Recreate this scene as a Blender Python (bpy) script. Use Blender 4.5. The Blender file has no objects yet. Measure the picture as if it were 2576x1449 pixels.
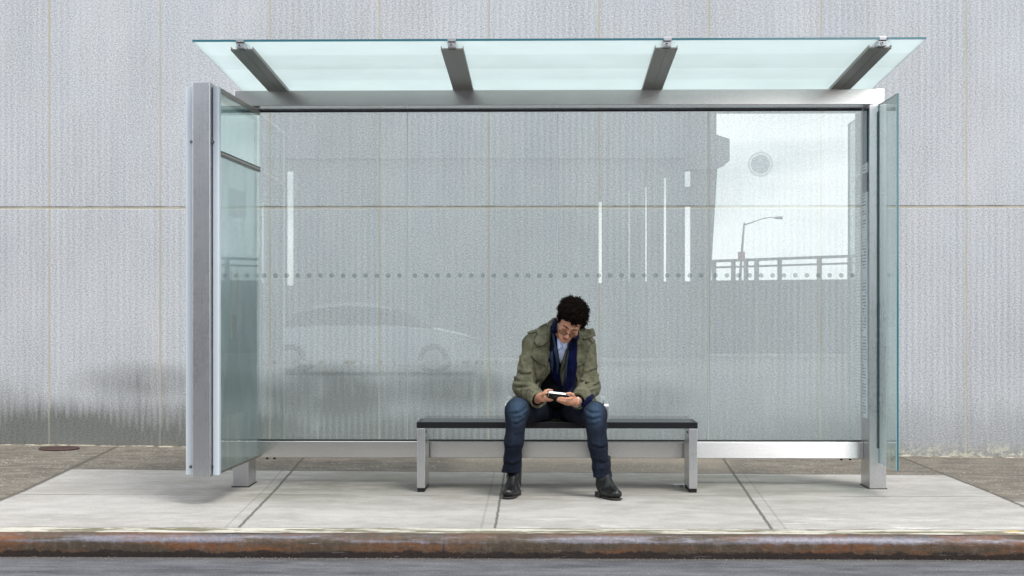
import bpy, bmesh, math, random
import numpy as np
from mathutils import Vector, Matrix
from mathutils.geometry import delaunay_2d_cdt
R = math.radians
random.seed(7); rng = np.random.default_rng(7)
scene = bpy.context.scene
COL = scene.collection

# ------------------------------------------------------------------ camera
F, UC, VH, H = 4080.0, 1288.0, 784.0, 1.17      # focal (in 2575-px picture widths), centre column, eye level, eye height
YAW = math.atan(87.0 / F)
cam_d = bpy.data.cameras.new("camera"); cam = bpy.data.objects.new("camera", cam_d); COL.objects.link(cam)
cam.location = (0, 0, H); cam.rotation_euler = (R(90), 0, YAW)
cam_d.lens = F / 2575 * 36; cam_d.sensor_width = 36; cam_d.shift_y = (VH - 724.5) / 2575
cam_d.clip_end = 2000; cam_d.clip_start = 0.1
scene.camera = cam

# ------------------------------------------------------------------ world, sun, exposure
SUN_EL, SUN_AZ = R(56), R(145)                   # azimuth clockwise from +Y
world = bpy.data.worlds.new("World"); scene.world = world; world.use_nodes = True
wn = world.node_tree; wn.nodes.clear()
def wnode(t, **k):
    n = wn.nodes.new(t)
    for a, b in k.items(): setattr(n, a, b)
    return n
sky = wnode("ShaderNodeTexSky", sky_type='NISHITA', sun_disc=False, sun_elevation=SUN_EL, sun_rotation=SUN_AZ)
tc = wnode("ShaderNodeTexCoord"); mp = wnode("ShaderNodeMapping"); mp.inputs['Scale'].default_value = (1.0, 1.0, 4.5)
nz = wnode("ShaderNodeTexNoise"); nz.inputs['Scale'].default_value = 2.2; nz.inputs['Detail'].default_value = 7; nz.inputs['Distortion'].default_value = .35
rp = wnode("ShaderNodeValToRGB"); rp.color_ramp.elements[0].position = .30; rp.color_ramp.elements[1].position = .56
rp.color_ramp.elements[0].color = (.25, .25, .25, 1); rp.color_ramp.elements[1].color = (1, 1, 1, 1)
cl = wnode("ShaderNodeValToRGB"); cl.color_ramp.elements[0].position = .35; cl.color_ramp.elements[1].position = .75
cl.color_ramp.elements[0].color = (12.5, 13.0, 13.9, 1); cl.color_ramp.elements[1].color = (22, 22, 22, 1)
mx = wnode("ShaderNodeMix", data_type='RGBA'); bg = wnode("ShaderNodeBackground"); bg.inputs['Strength'].default_value = .086
wo = wnode("ShaderNodeOutputWorld")
L = wn.links.new
L(tc.outputs['Generated'], mp.inputs['Vector']); L(mp.outputs['Vector'], nz.inputs['Vector'])
L(nz.outputs['Fac'], rp.inputs['Fac']); L(nz.outputs['Fac'], cl.inputs['Fac'])
L(rp.outputs['Color'], mx.inputs['Factor']); L(sky.outputs['Color'], mx.inputs['A']); L(cl.outputs['Color'], mx.inputs['B'])
L(mx.outputs['Result'], bg.inputs['Color']); L(bg.outputs['Background'], wo.inputs['Surface'])
sun_d = bpy.data.lights.new("sun", 'SUN'); sun_d.energy = 2.1; sun_d.angle = R(20); sun_d.color = (1, .965, .92)
sun = bpy.data.objects.new("sun", sun_d); COL.objects.link(sun)
sdir = Vector((math.sin(SUN_AZ) * math.cos(SUN_EL), math.cos(SUN_AZ) * math.cos(SUN_EL), math.sin(SUN_EL)))
sun.rotation_euler = sdir.to_track_quat('Z', 'Y').to_euler()
vs = scene.view_settings; vs.view_transform = 'Standard'; vs.look = 'None'; vs.exposure = 0.67; vs.gamma = 1
scene.cycles.max_bounces = 10; scene.cycles.transparent_max_bounces = 24; scene.cycles.glossy_bounces = 6

# ------------------------------------------------------------------ measuring helper: a picture point at a known depth plane Y
def W(u, v, Y):
    a = (u - UC) / F; c, s = math.cos(YAW), math.sin(YAW)
    x, y = a * c - s, a * s + c
    return Vector((Y * x / y, Y, H + (VH - v) / F * (Y / y)))
def WX(u, Y): return W(u, VH, Y).x

# ------------------------------------------------------------------ object helpers
def link(o, parent=None):
    COL.objects.link(o)
    if parent is not None:
        o.parent = parent
    return o
def worldloc(o):
    l = Vector(o.location)
    while o.parent: o = o.parent; l = l + Vector(o.location)
    return l
def mesh_obj(name, verts, faces, mats, parent=None, origin=None, smooth=False, fmat=None, uvs=None):
    """vertices are given in world metres; origin = world position of the object's origin"""
    pl = worldloc(parent) if parent is not None else Vector((0, 0, 0))
    og = Vector(origin) if origin is not None else pl
    V = np.asarray(verts, dtype=np.float64).reshape(-1, 3) - np.array(og)
    me = bpy.data.meshes.new(name); me.from_pydata(V.tolist(), [], [list(map(int, f)) for f in faces])
    if not isinstance(mats, (list, tuple)): mats = [mats]
    for m in mats: me.materials.append(m)
    if fmat is not None: me.polygons.foreach_set('material_index', np.asarray(fmat, dtype=np.int32))
    if smooth: me.polygons.foreach_set('use_smooth', np.ones(len(me.polygons), dtype=bool))
    me.update()
    o = bpy.data.objects.new(name, me); link(o, parent)
    o.location = og - pl
    return o
def thing(name, loc, label, cat, group=None):
    o = bpy.data.objects.new(name, None); COL.objects.link(o); o.location = loc; o.empty_display_size = .2
    o['label'] = label; o['category'] = cat
    if group: o['group'] = group
    return o
def tag(o, label=None, cat=None, group=None, kind=None):
    if label: o['label'] = label
    if cat: o['category'] = cat
    if group: o['group'] = group
    if kind: o['kind'] = kind
    return o
def bevel(o, w=.002, seg=2):
    m = o.modifiers.new("bevel", 'BEVEL'); m.width = w; m.segments = seg; m.limit_method = 'ANGLE'; m.angle_limit = R(40)
    return o

class MB:
    def __init__(s): s.v = []; s.f = []; s.m = []
    def add(s, vs, fs, mi=0):
        b = len(s.v); s.v += [tuple(p) for p in vs]; s.f += [[i + b for i in f] for f in fs]; s.m += [mi] * len(fs); return s
    def box(s, x0, x1, y0, y1, z0, z1, mi=0):
        vs = [(x, y, z) for z in (z0, z1) for y in (y0, y1) for x in (x0, x1)]
        return s.add(vs, [(0, 2, 3, 1), (4, 5, 7, 6), (0, 1, 5, 4), (2, 6, 7, 3), (0, 4, 6, 2), (1, 3, 7, 5)], mi)
    def obox(s, c, hx, hy, hz, M, mi=0):
        vs = [Vector(c) + M @ Vector((x * hx, y * hy, z * hz)) for z in (-1, 1) for y in (-1, 1) for x in (-1, 1)]
        return s.add(vs, [(0, 2, 3, 1), (4, 5, 7, 6), (0, 1, 5, 4), (2, 6, 7, 3), (0, 4, 6, 2), (1, 3, 7, 5)], mi)
    def hexa(s, p, mi=0):                        # 8 corners ordered like box
        return s.add(p, [(0, 2, 3, 1), (4, 5, 7, 6), (0, 1, 5, 4), (2, 6, 7, 3), (0, 4, 6, 2), (1, 3, 7, 5)], mi)
    def cyl(s, c, axis, r, h, n=20, mi=0, r2=None):
        axis = Vector(axis).normalized(); q = axis.to_track_quat('Z', 'Y').to_matrix(); r2 = r if r2 is None else r2
        vs = [Vector(c) + q @ Vector((rr * math.cos(t), rr * math.sin(t), z)) for z, rr in ((-h / 2, r), (h / 2, r2)) for t in [2 * math.pi * i / n for i in range(n)]]
        fs = [(i, (i + 1) % n, n + (i + 1) % n, n + i) for i in range(n)] + [tuple(range(n))[::-1], tuple(range(n, 2 * n))]
        return s.add(vs, fs, mi)
    def tube(s, pts, r, n=8, mi=0, closed=False):
        pts = [Vector(p) for p in pts]; m = len(pts); rs = r if isinstance(r, (list, tuple)) else [r] * m; vs = []
        for i, p in enumerate(pts):
            if closed: d = pts[(i + 1) % m] - pts[i - 1]
            else: d = pts[min(i + 1, m - 1)] - pts[max(i - 1, 0)]
            d.normalize(); up = Vector((0, 0, 1)) if abs(d.z) < .9 else Vector((1, 0, 0))
            a = d.cross(up).normalized(); b = a.cross(d)
            vs += [p + (a * math.cos(t) + b * math.sin(t)) * rs[i] for t in [2 * math.pi * k / n for k in range(n)]]
        fs = []
        for i in range(m if closed else m - 1):
            j = (i + 1) % m
            fs += [(i * n + k, i * n + (k + 1) % n, j * n + (k + 1) % n, j * n + k) for k in range(n)]
        if not closed: fs += [tuple(range(n))[::-1], tuple(range((m - 1) * n, m * n))]
        return s.add(vs, fs, mi)
    def build(s, name, mats, parent=None, origin=None, smooth=False):
        return mesh_obj(name, s.v, s.f, mats, parent, origin, smooth, s.m)

# ------------------------------------------------------------------ material helpers
class V_:
    """tiny expression layer over math nodes"""
    def __init__(s, T, sock): s.T = T; s.k = sock
    def _b(s, op, o, sw=False): return s.T.math(op, o, s) if sw else s.T.math(op, s, o)
    def __add__(s, o): return s._b('ADD', o)
    def __radd__(s, o): return s._b('ADD', o, True)
    def __sub__(s, o): return s._b('SUBTRACT', o)
    def __rsub__(s, o): return s._b('SUBTRACT', o, True)
    def __mul__(s, o): return s._b('MULTIPLY', o)
    def __rmul__(s, o): return s._b('MULTIPLY', o, True)
    def __truediv__(s, o): return s._b('DIVIDE', o)
class T_:
    def __init__(s, name):
        s.m = bpy.data.materials.new(name); s.m.use_nodes = True; s.t = s.m.node_tree; s.t.nodes.clear()
        s.out = s.n("ShaderNodeOutputMaterial")
    def n(s, t, **k):
        n = s.t.nodes.new(t)
        for a, b in k.items(): setattr(n, a, b)
        return n
    def set(s, inp, v):
        if isinstance(v, V_): s.t.links.new(v.k, inp)
        elif hasattr(v, 'is_output') or isinstance(v, bpy.types.NodeSocket): s.t.links.new(v, inp)
        else:
            if isinstance(v, (tuple, list)) and len(v) == 3 and inp.type == 'RGBA': v = (*v, 1)
            inp.default_value = v
    def math(s, op, a, b=0.0, c=None, clamp=False):
        n = s.n("ShaderNodeMath", operation=op, use_clamp=clamp); s.set(n.inputs[0], a); s.set(n.inputs[1], b)
        if c is not None: s.set(n.inputs[2], c)
        return V_(s, n.outputs[0])
    def pos(s):
        g = s.n("ShaderNodeNewGeometry"); x = s.n("ShaderNodeSeparateXYZ"); s.t.links.new(g.outputs['Position'], x.inputs[0])
        return V_(s, x.outputs[0]), V_(s, x.outputs[1]), V_(s, x.outputs[2])
    def opos(s):
        g = s.n("ShaderNodeTexCoord"); x = s.n("ShaderNodeSeparateXYZ"); s.t.links.new(g.outputs['Object'], x.inputs[0])
        return V_(s, x.outputs[0]), V_(s, x.outputs[1]), V_(s, x.outputs[2])
    def vec(s, x, y, z):
        n = s.n("ShaderNodeCombineXYZ")
        for i, q in enumerate((x, y, z)): s.set(n.inputs[i], q)
        return n.outputs[0]
    def noise(s, vec, scale, detail=3, rough=.5, dist=0.0):
        n = s.n("ShaderNodeTexNoise"); s.set(n.inputs['Vector'], vec); n.inputs['Scale'].default_value = scale
        n.inputs['Detail'].default_value = detail; n.inputs['Roughness'].default_value = rough; n.inputs['Distortion'].default_value = dist
        return V_(s, n.outputs['Fac'])
    def voro(s, vec, scale):
        n = s.n("ShaderNodeTexVoronoi"); s.set(n.inputs['Vector'], vec); n.inputs['Scale'].default_value = scale
        return V_(s, n.outputs['Distance'])
    def ss(s, v, lo, hi):                        # smoothstep lo->hi gives 0->1 (works reversed too)
        n = s.n("ShaderNodeMapRange", interpolation_type='SMOOTHSTEP'); s.set(n.inputs['Value'], v)
        if lo < hi: fr, to, a, b = lo, hi, 0, 1
        else: fr, to, a, b = hi, lo, 1, 0
        n.inputs['From Min'].default_value = fr; n.inputs['From Max'].default_value = to
        n.inputs['To Min'].default_value = a; n.inputs['To Max'].default_value = b
        return V_(s, n.outputs['Result'])
    def mix(s, f, a, b):
        n = s.n("ShaderNodeMix", data_type='RGBA'); s.set(n.inputs['Factor'], f); s.set(n.inputs['A'], a); s.set(n.inputs['B'], b)
        return n.outputs['Result']
    def mul(s, col, val):
        n = s.n("ShaderNodeVectorMath", operation='SCALE'); s.set(n.inputs[0], col); s.set(n.inputs['Scale'], val)
        return n.outputs[0]
    def bump(s, h, strength=.5, dist=.01):
        n = s.n("ShaderNodeBump"); s.set(n.inputs['Height'], h); n.inputs['Strength'].default_value = strength; n.inputs['Distance'].default_value = dist
        return n.outputs[0]
    def pri(s, **k):
        n = s.n("ShaderNodeBsdfPrincipled")
        for a, b in k.items():
            s.set(n.inputs[{'col': 'Base Color', 'rough': 'Roughness', 'metal': 'Metallic', 'nor': 'Normal', 'spec': 'Specular IOR Level', 'coat': 'Coat Weight', 'sheen': 'Sheen Weight', 'ani': 'Anisotropic', 'sss': 'Subsurface Weight'}[a]], b)
        return n.outputs[0]
    def done(s, sh): s.t.links.new(sh, s.out.inputs['Surface']); return s.m
    def mixsh(s, f, a, b):
        n = s.n("ShaderNodeMixShader"); s.set(n.inputs[0], f); s.t.links.new(a, n.inputs[1]); s.t.links.new(b, n.inputs[2]); return n.outputs[0]
    def pvec(s): return s.n("ShaderNodeNewGeometry").outputs['Position']
    def ovec(s): return s.n("ShaderNodeTexCoord").outputs['Object']

def plain(name, col, rough=.5, metal=0.0, noise_amt=.12, scale=40, bump=0.0, bscale=300, spec=.5, coat=0.0, sheen=0.0):
    t = T_(name); p = t.ovec(); n = t.noise(p, scale, 4, .6)
    c = t.mul(col, 1 - noise_amt + n * (2 * noise_amt))
    k = dict(col=c, rough=rough, metal=metal, spec=spec, coat=coat, sheen=sheen)
    if bump: k['nor'] = t.bump(t.noise(p, bscale, 3), bump, .004)
    return t.done(t.pri(**k))

def brushed(name, base, rough, horiz=True, amt=.14):
    t = T_(name); x, y, z = t.pos()
    v = t.vec(x * 3, y * 3, z * 900) if horiz else t.vec(x * 900, y * 900, z * 3)
    n = t.noise(v, 1.0, 2); big = t.noise(t.pvec(), 3.5, 4, .6); spots = t.noise(t.pvec(), 26, 4, .65)
    c = t.mul(base, 1 - amt + n * amt * .7 + big * amt - t.ss(spots, .66, .76) * .05)
    r = rough - .06 + n * .06 + big * .08
    return t.done(t.pri(col=c, rough=r, metal=1.0, nor=t.bump(n, .05, .002)))
M_steel_h = brushed("stainless_horizontal", (.60, .59, .57), .17, True, .10)
M_steel_v = brushed("stainless_vertical", (.58, .58, .59), .27, False)
M_arm = brushed("stainless_arm", (.26, .25, .226), .40, True)
M_alu = plain("painted_aluminium", (.47, .515, .56), .38, .35, .05, 8)
M_black = plain("black_rubber", (.006, .006, .007), .6, 0, .2, spec=.25)
M_bolt = plain("bolt_steel", (.42, .42, .43), .3, 1.0, .1)
M_gasket = plain("black_gasket", (.01, .011, .013), .6)

def schlick(t, r0, back=None):
    g = t.n("ShaderNodeNewGeometry"); d = t.n("ShaderNodeVectorMath", operation='DOT_PRODUCT')
    t.t.links.new(g.outputs['Normal'], d.inputs[0]); t.t.links.new(g.outputs['Incoming'], d.inputs[1])
    c = t.math('ABSOLUTE', V_(t, d.outputs['Value'])); p = t.math('POWER', 1 - c, 5.0)
    return t.math('ADD', p * (1 - r0), r0, clamp=True)
def glass_mat(name, tint, r0, dots=False, dirt=.05, refl=(.95, 1, .99)):
    t = T_(name); tr = t.n("ShaderNodeBsdfTransparent"); t.set(tr.inputs[0], tint)
    gl = t.n("ShaderNodeBsdfGlossy"); gl.inputs['Roughness'].default_value = .004; t.set(gl.inputs['Color'], refl)
    sh = t.mixsh(schlick(t, r0), tr.outputs[0], gl.outputs[0])
    # thin film of street dust, stronger low down and in run marks
    x, y, z = t.pos()
    n = t.noise(t.vec(x * 2, y * 2, z * .8), 1.6, 5, .65); st = t.noise(t.vec(x * 30, y * 30, z * 1.5), 1.0, 3)
    fac = (.012 + t.ss(n, .5, .8) * dirt + t.ss(z, .95, .3) * dirt * 1.3) * (.7 + st * .6)
    df = t.n("ShaderNodeBsdfDiffuse"); t.set(df.inputs[0], (.54, .60, .58))
    sh = t.mixsh(fac, sh, df.outputs[0])
    if dots:
        ox, oy, oz = t.opos(); P = DOT_P
        fx = t.math('FRACT', (ox - DOT_X0 + P / 2) / P); dx = (fx - .5) * P; dz = oz - DOT_Z
        rr = t.math('SQRT', dx * dx + dz * dz); m = t.ss(rr, .0162, .0148)
        lim = t.math('LESS_THAN', t.math('ABSOLUTE', ox - (DOT_X0 + 6 * P)), 6.5 * P)
        d2 = t.n("ShaderNodeBsdfDiffuse"); t.set(d2.inputs[0], (.25, .33, .33))
        tl = t.n("ShaderNodeBsdfTranslucent"); t.set(tl.inputs[0], (.30, .38, .38))
        sh = t.mixsh(m * lim * .36, sh, t.mixsh(.5, d2.outputs[0], tl.outputs[0]))
    return t.done(sh)
YG = 11.0                                        # rear glazing plane
PX = [WX(u, YG) for u in (646, 1025, 1402, 1781, 2172)]
GZ0, GZ1 = .296, 2.545
DOT_P = .0769; DOT_Z = W(1400, 693, YG).z - GZ0; DOT_X0 = .048
M_glass = glass_mat("shelter_glass", (.955, .980, .972), .135, dots=True, dirt=.035)
M_glass_side = glass_mat("side_glass", (.90, .96, .95), .05)
M_glass_case = glass_mat("case_glass", (.93, .97, .97), .05, refl=(.66, .71, .70))
tt = T_("glass_edge"); M_edge = tt.done(tt.pri(col=(.02, .11, .14), rough=.12, spec=.8))
tt = T_("glass_edge_light"); M_edge_l = tt.done(tt.pri(col=(.42, .60, .60), rough=.2, spec=.6))
# frosted roof glass with a faint darker band and a thin paler line
t = T_("roof_glass"); x, y, z = t.pos()
band = t.math('GREATER_THAN', y, 9.78) * t.math('LESS_THAN', y, 10.22); band2 = t.ss(t.math('ABSOLUTE', y - 10.23), .012, .004)
nn = t.noise(t.pvec(), 2.2, 4)
kk = 1.0 - band * .07 + band2 * .05 + (nn - .5) * .16 - t.ss(t.noise(t.vec(x * 3, y * 9, z), 2.0, 5, .7), .58, .72) * .06
tl = t.n("ShaderNodeBsdfTranslucent"); t.set(tl.inputs[0], t.mul((.66, .73, .73), kk))
df = t.n("ShaderNodeBsdfDiffuse"); t.set(df.inputs[0], t.mul((.68, .755, .755), kk))
tr = t.n("ShaderNodeBsdfTransparent"); t.set(tr.inputs[0], (.90, .945, .935))
gl = t.n("ShaderNodeBsdfGlossy"); gl.inputs['Roughness'].default_value = .05
a = t.mixsh(.22, tl.outputs[0], df.outputs[0]); b = t.mixsh(.28, a, tr.outputs[0])
M_roof = t.done(t.mixsh(schlick(t, .03) * .55, b, gl.outputs[0]))

# ------------------------------------------------------------------ wall material (ribbed granite slabs)
YW = 13.5
JX = [WX(u, YW) for u in (-160, 124, 403, 679, 954, 1229, 1506, 1783, 2064, 2430, 2700)]
JZ = W(1288, 522, YW).z
def wall_material():
    t = T_("ribbed_granite"); x, y, z = t.pos(); pv = t.pvec()
    # ribs
    wob = t.noise(t.vec(x * 1.2, 0, z * .9), 1.5, 3) * .010
    ph = (x + wob) * (2 * math.pi / .0525)
    rib = t.math('SINE', ph) * .5 + .5
    irr = t.noise(t.vec(x * 26, 0, z * .7), 1.0, 3, .6)
    amp = t.ss(t.noise(t.vec(x * .55, 3, z * .5), 1.0, 2), .3, .65) * .75 + .25
    slab = t.noise(t.vec(t.math('FLOOR', (x - JX[1]) / .925), t.math('FLOOR', (z - JZ) / 3.2), 0) , 3.3, 0)
    grain = t.noise(t.vec(x + z * .45, y, z * 1.4 - x * .4), 58, 3, .8); fine = t.noise(pv, 120, 2, .8)
    pits = t.ss(t.voro(pv, 120), .16, .05)
    big = t.noise(t.vec(x, 1, z * .6), 1.1, 6, .65)
    val = 1.0 + (rib - .5) * .11 * amp + (irr - .5) * .20 + (grain - .5) * 1.9 + (fine - .5) * 1.0 + (big - .5) * .38 + (slab - .5) * .14 - pits * .10
    col = t.mix(t.noise(t.vec(x * 3, 2, z * 1.1), 1.3, 4, .6), (.342, .367, .398), (.390, .398, .407))
    # grime rising from the pavement, in streaks and soot arches
    streak = t.noise(t.vec(x * 9, 5, z * .8), 1.0, 5, .7); stk2 = t.noise(t.vec(x * 21, 7, z * .5), 1.0, 3, .6)
    patch = t.noise(t.vec(x * .8, 11, z * 1.1), 1.0, 4, .6)
    lowm = t.ss(z, .85, .0)
    left = t.ss(x, 1.2, -1.6)
    s2_ = t.noise(t.vec(x * 15, 2, z * .9), 1.0, 4, .65)
    soot = t.ss(z + (streak - .5) * .40 + (patch - .5) * .45 + (s2_ - .5) * .55 + (rib - .5) * .05 - (t.noise(t.vec(x * 2.3, 8, z * 2.5), 1.0, 4, .6) - .5) * .5, .30, -.20) * t.ss(x, -1.9, -2.6)
    g1 = lowm * t.ss(streak * .55 + patch * .55 + lowm * .34, .56, .86) * (.34 + left * .60) * (.75 + rib * .35) + soot * (.8 + rib * .25)
    # two soft dark arches low on the left
    def blob(cx, cz, sx, sz, s):
        dx = (x - cx) / sx; dz = (z - cz) / sz
        return t.ss(t.math('SQRT', dx * dx + dz * dz) + (patch - .5) * .9 + (streak - .5) * .5, 1.0, .25) * s
    g2 = (.35 + streak * .9) * (blob(-3.35, .60, .85, .20, .55) + blob(-2.75, .32, .25, .28, .55) + blob(-1.75, .50, .72, .28, 1.0) + blob(-.75, .54, .80, .24, .85) + blob(.9, .45, .5, .2, .4) + blob(-4.1, .2, .7, .3, .5) + blob(-2.35, .28, .35, .45, .45) + blob(.6, .15, 1.2, .3, .30) + blob(2.2, .1, .9, .3, .30))
    grime = t.math('MINIMUM', g1 + g2 * (.55 + stk2 * .6), .84)
    gcol = t.mix(patch, (.060, .064, .062), (.105, .107, .085))
    col = t.mix(grime, col, gcol)
    col = t.mul(col, val)
    # faint mossy rust line
    rust = t.ss(t.math('ABSOLUTE', z - W(900, 912, YW).z), .03, .0) * t.ss(t.noise(t.vec(x * 22, 1, z * 14), 1.0, 3), .5, .66) * t.ss(x, .1, -.6) * t.ss(x, -2.6, -2.0)
    col = t.mix(rust * .6, col, (.20, .17, .11))
    # efflorescence at the foot of the right-hand slabs
    ef = t.ss(t.noise(t.vec(x * 9, 4, z * 10), 1.0, 6, .75), .48, .58) * t.ss(z, .13, -.02) * t.ss(x, 2.0, 3.0)
    ef2 = t.ss(t.noise(t.vec(x * 11, 9, z * 20), 1.0, 4, .7), .50, .60) * t.ss(z, .06, .0) * .5
    col = t.mix(t.ss(z + (streak - .5) * .2, .12, -.05) * .5, col, (.13, .125, .105)); col = t.mix(t.math('MINIMUM', ef * .8 + ef2, 1), col, (.44, .43, .35))
    # joints
    jn = t.noise(t.vec(x * 6, y, z * 6), 1.0, 3)
    jm = None
    for jx in JX:
        m = t.ss(t.math('ABSOLUTE', x - jx + (jn - .5) * .006), .0105, .0065)
        jm = m if jm is None else t.math('MAXIMUM', jm, m)
    hz = t.ss(t.math('ABSOLUTE', z - JZ + (jn - .5) * .008), .013, .008)
    hz_d = t.ss(t.math('ABSOLUTE', z - JZ - .010), .010, .004)
    mort = t.mix(t.noise(t.vec(x * 3, 1, z * 2), 2.0, 4, .7), (.27, .25, .19), (.44, .42, .36))
    col = t.mix((1 - grime * .75) * jm * (.52 + t.ss(t.noise(t.vec(x * 2, 3, z * 1.3), 1.0, 4, .7), .35, .6) * .42), col, mort)
    col = t.mix(hz * .62, col, (.34, .30, .21))
    col = t.mix(hz_d * t.ss(t.noise(t.vec(x * 5, 0, 0), 1.0, 4), .35, .6) * .5, col, (.12, .11, .09))
    h = rib * .35 * amp + grain * 1.0 + fine * .3 - jm * .8 - hz * 1.4 - pits * .5
    return t.done(t.pri(col=col, rough=.9, spec=.2, nor=t.bump(h, .55, .008)))
M_wall = wall_material()

# ------------------------------------------------------------------ pavement material
PJ = [(-3.42, -.025, -3.40), (-1.60, -.062, -1.60), (-.28, -.004, -.28), (.92, .04, .92), (2.9, -.004, 2.9)]
def pavement_material():
    t = T_("concrete_pavement"); x, y, z = t.pos(); pv = t.pvec()
    wob = t.noise(t.vec(x * 1.5, y * 1.5, 0), 2.0, 5, .7)
    yb = y + (wob - .5) * .10
    def joint(u0, v0, u1, v1):                  # line through two measured points on the ground
        Y0, Y1 = F * H / (v0 - VH), F * H / (v1 - VH); X0, X1 = WX(u0, Y0), WX(u1, Y1); k = (X1 - X0) / (Y1 - Y0)
        return (x - X0) - (y - Y0) * k
    d = {'a': joint(0, 1262, 175, 1190), 'b': joint(600, 1330, 735, 1190), 'c': joint(1245, 1328, 1258, 1255), 'd': joint(1940, 1328, 1845, 1190), 'e': joint(2575, 1271, 2380, 1190)}
    new = t.ss(d['a'], -.005, .005) * t.ss(d['e'], .005, -.005) * t.math('LESS_THAN', yb, 11.77)
    newr = t.math('GREATER_THAN', d['e'], 0) * t.ss(yb, 10.15, 9.95)
    newl = t.math('LESS_THAN', d['a'], 0) * t.ss(yb, 10.0, 9.9)
    newm = t.math('MAXIMUM', t.math('MAXIMUM', new, newr), newl)
    fine = t.noise(t.vec(x, y * .22, z), 125, 3, .8); med = t.noise(t.vec(x * 1.2, y * 1.5, 0), 3.0, 7, .72); big = t.noise(t.vec(x * .6, y * 1.0, 0), 1.0, 5, .65)
    brush = t.noise(t.vec(x * 5 + y * 3, y * 90, 0), 1.0, 3)
    c_new = t.mix(t.ss(big * .5 + med * .5, .38, .62), (.280, .270, .248), (.378, .368, .346))
    c_new = t.mul(c_new, .90 + (fine - .5) * .60 + (brush - .5) * .10 + (t.noise(pv, 7, 5, .7) - .5) * .28)
    # uneven darker patches and a soft darker band round the bench, pale scuffs near the kerb
    scuff = t.ss(t.noise(t.vec(x * 1.3, y * 3.5, 2), 1.8, 7, .75), .55, .66) * t.ss(y, 9.6, 8.8)
    c_new = t.mix(scuff * .55, c_new, (.58, .57, .55))
    dk_patch = t.ss(t.noise(t.vec(x * 1.0, y * 2.0, 6), 1.3, 7, .75), .44, .62) * t.ss(t.math('ABSOLUTE', y - 10.8), 1.3, .4) * t.ss(t.math('ABSOLUTE', x + .2), 3.2, 1.6)
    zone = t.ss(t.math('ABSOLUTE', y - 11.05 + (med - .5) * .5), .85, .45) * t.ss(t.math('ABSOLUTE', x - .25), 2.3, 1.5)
    c_new = t.mix(t.math('MINIMUM', dk_patch * .6 + zone * .38, .8), c_new, (.175, .168, .138))
    spk = t.ss(t.voro(t.vec(x * .5, y * .38, z), 62), .26, .12) * t.ss(t.noise(pv, 5, 3), .40, .55)
    drk = t.noise(t.vec(x * 2, y * 3, 4), 2.2, 6, .8)
    c_old = t.mix(t.ss(drk, .35, .68), (.095, .086, .070), (.18, .160, .132))
    lt = t.ss(t.math('ABSOLUTE', x - .35), 1.2, .9) * .6
    c_old = t.mix(lt, c_old, (.25, .22, .175))
    c_old = t.mul(c_old, .55 + fine * .9)
    c_old = t.mix(spk * .65, c_old, (.60, .57, .50))
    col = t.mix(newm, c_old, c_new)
    dash = t.ss(t.noise(t.vec(x * 7, y * 26, 8), 1.0, 4, .7), .66, .73) * t.ss(t.noise(t.vec(x * 1.2, y * 1.2, 3), 1.0, 3), .42, .58)
    col = t.mix(dash * .45, col, (.11, .105, .09))
    gum = t.ss(t.voro(t.vec(x, y, 0), 3.1), .060, .035)
    col = t.mix(gum * .5, col, (.16, .155, .14))
    # cracks and joints
    jn = t.noise(t.vec(x * 9, y * 9, 0), 1.0, 4)
    jm = None
    for k, w in (('a', .026), ('b', .013), ('c', .010), ('d', .013), ('e', .020)):
        m = t.ss(t.math('ABSOLUTE', d[k] + (jn - .5) * (.03 if k in 'ae' else .014)), w, w * .35)
        jm = m if jm is None else t.math('MAXIMUM', jm, m)
    inner = t.math('MAXIMUM', t.math('MAXIMUM', t.ss(t.math('ABSOLUTE', d['b'] + .075), .010, .002), t.ss(t.math('ABSOLUTE', d['c'] + .075), .010, .002)), t.ss(t.math('ABSOLUTE', d['d'] - .075), .010, .002)) * t.math('LESS_THAN', y, 11.77)
    h1 = t.ss(t.math('ABSOLUTE', yb - 11.77), .030, .008) * t.ss(t.noise(t.vec(x * 3, 0, 7), 1.0, 4), .32, .5)
    h2 = t.ss(t.math('ABSOLUTE', y + (wob - .5) * .05 - 10.33), .028, .006) * .8 * t.ss(t.noise(t.vec(x * 1.1, 0, 3), 1.0, 4), .40, .60)
    h3 = t.ss(t.math('ABSOLUTE', yb - 8.76), .016, .004) * .8 * t.ss(t.noise(t.vec(x * 2.3, 0, 5), 1.0, 4), .36, .52)
    h4 = t.ss(t.math('ABSOLUTE', yb - 12.6), .03, .006) * .6 * t.math('LESS_THAN', d['a'], 0)
    crk = t.math('MINIMUM', jm + inner * .28 + h1 * .8 + h2 + h3 + h4, 1)
    col = t.mix(crk * .82, col, (.065, .06, .05))
    # paint-worn capping strip along the kerb
    cap = t.ss(yb, 8.76, 8.74)
    cn = t.noise(t.vec(x * 1.4, y * 7, 9), 1.6, 6, .7)
    ccol = t.mix(t.ss(cn, .47, .53), (.135, .125, .085), (.40, .385, .33))
    ccol = t.mix(t.ss(t.noise(t.vec(x * 2.1, y * 5, 1), 1.5, 4), .60, .70) * t.ss(x, .6, 1.4), ccol, (.62, .43, .14))
    ccol = t.mix(t.ss(t.noise(t.vec(x * 2.6, y * 9, 5), 1.1, 3), .62, .70) * t.ss(x, .6, 1.4), ccol, (.66, .40, .30))
    ccol = t.mix(t.ss(y + (cn - .5) * .05, 8.575, 8.55), ccol, (.075, .05, .045))
    col = t.mix(cap, col, t.mul(ccol, .8 + fine * .4))
    # dirt line and pale crust where the pavement meets the wall
    wl = t.ss(y + (wob - .5) * .12, 13.36, 13.47)
    col = t.mix(wl * .8, col, t.mix(t.ss(jn, .45, .55), (.10, .09, .07), (.50, .45, .36)))
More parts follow.
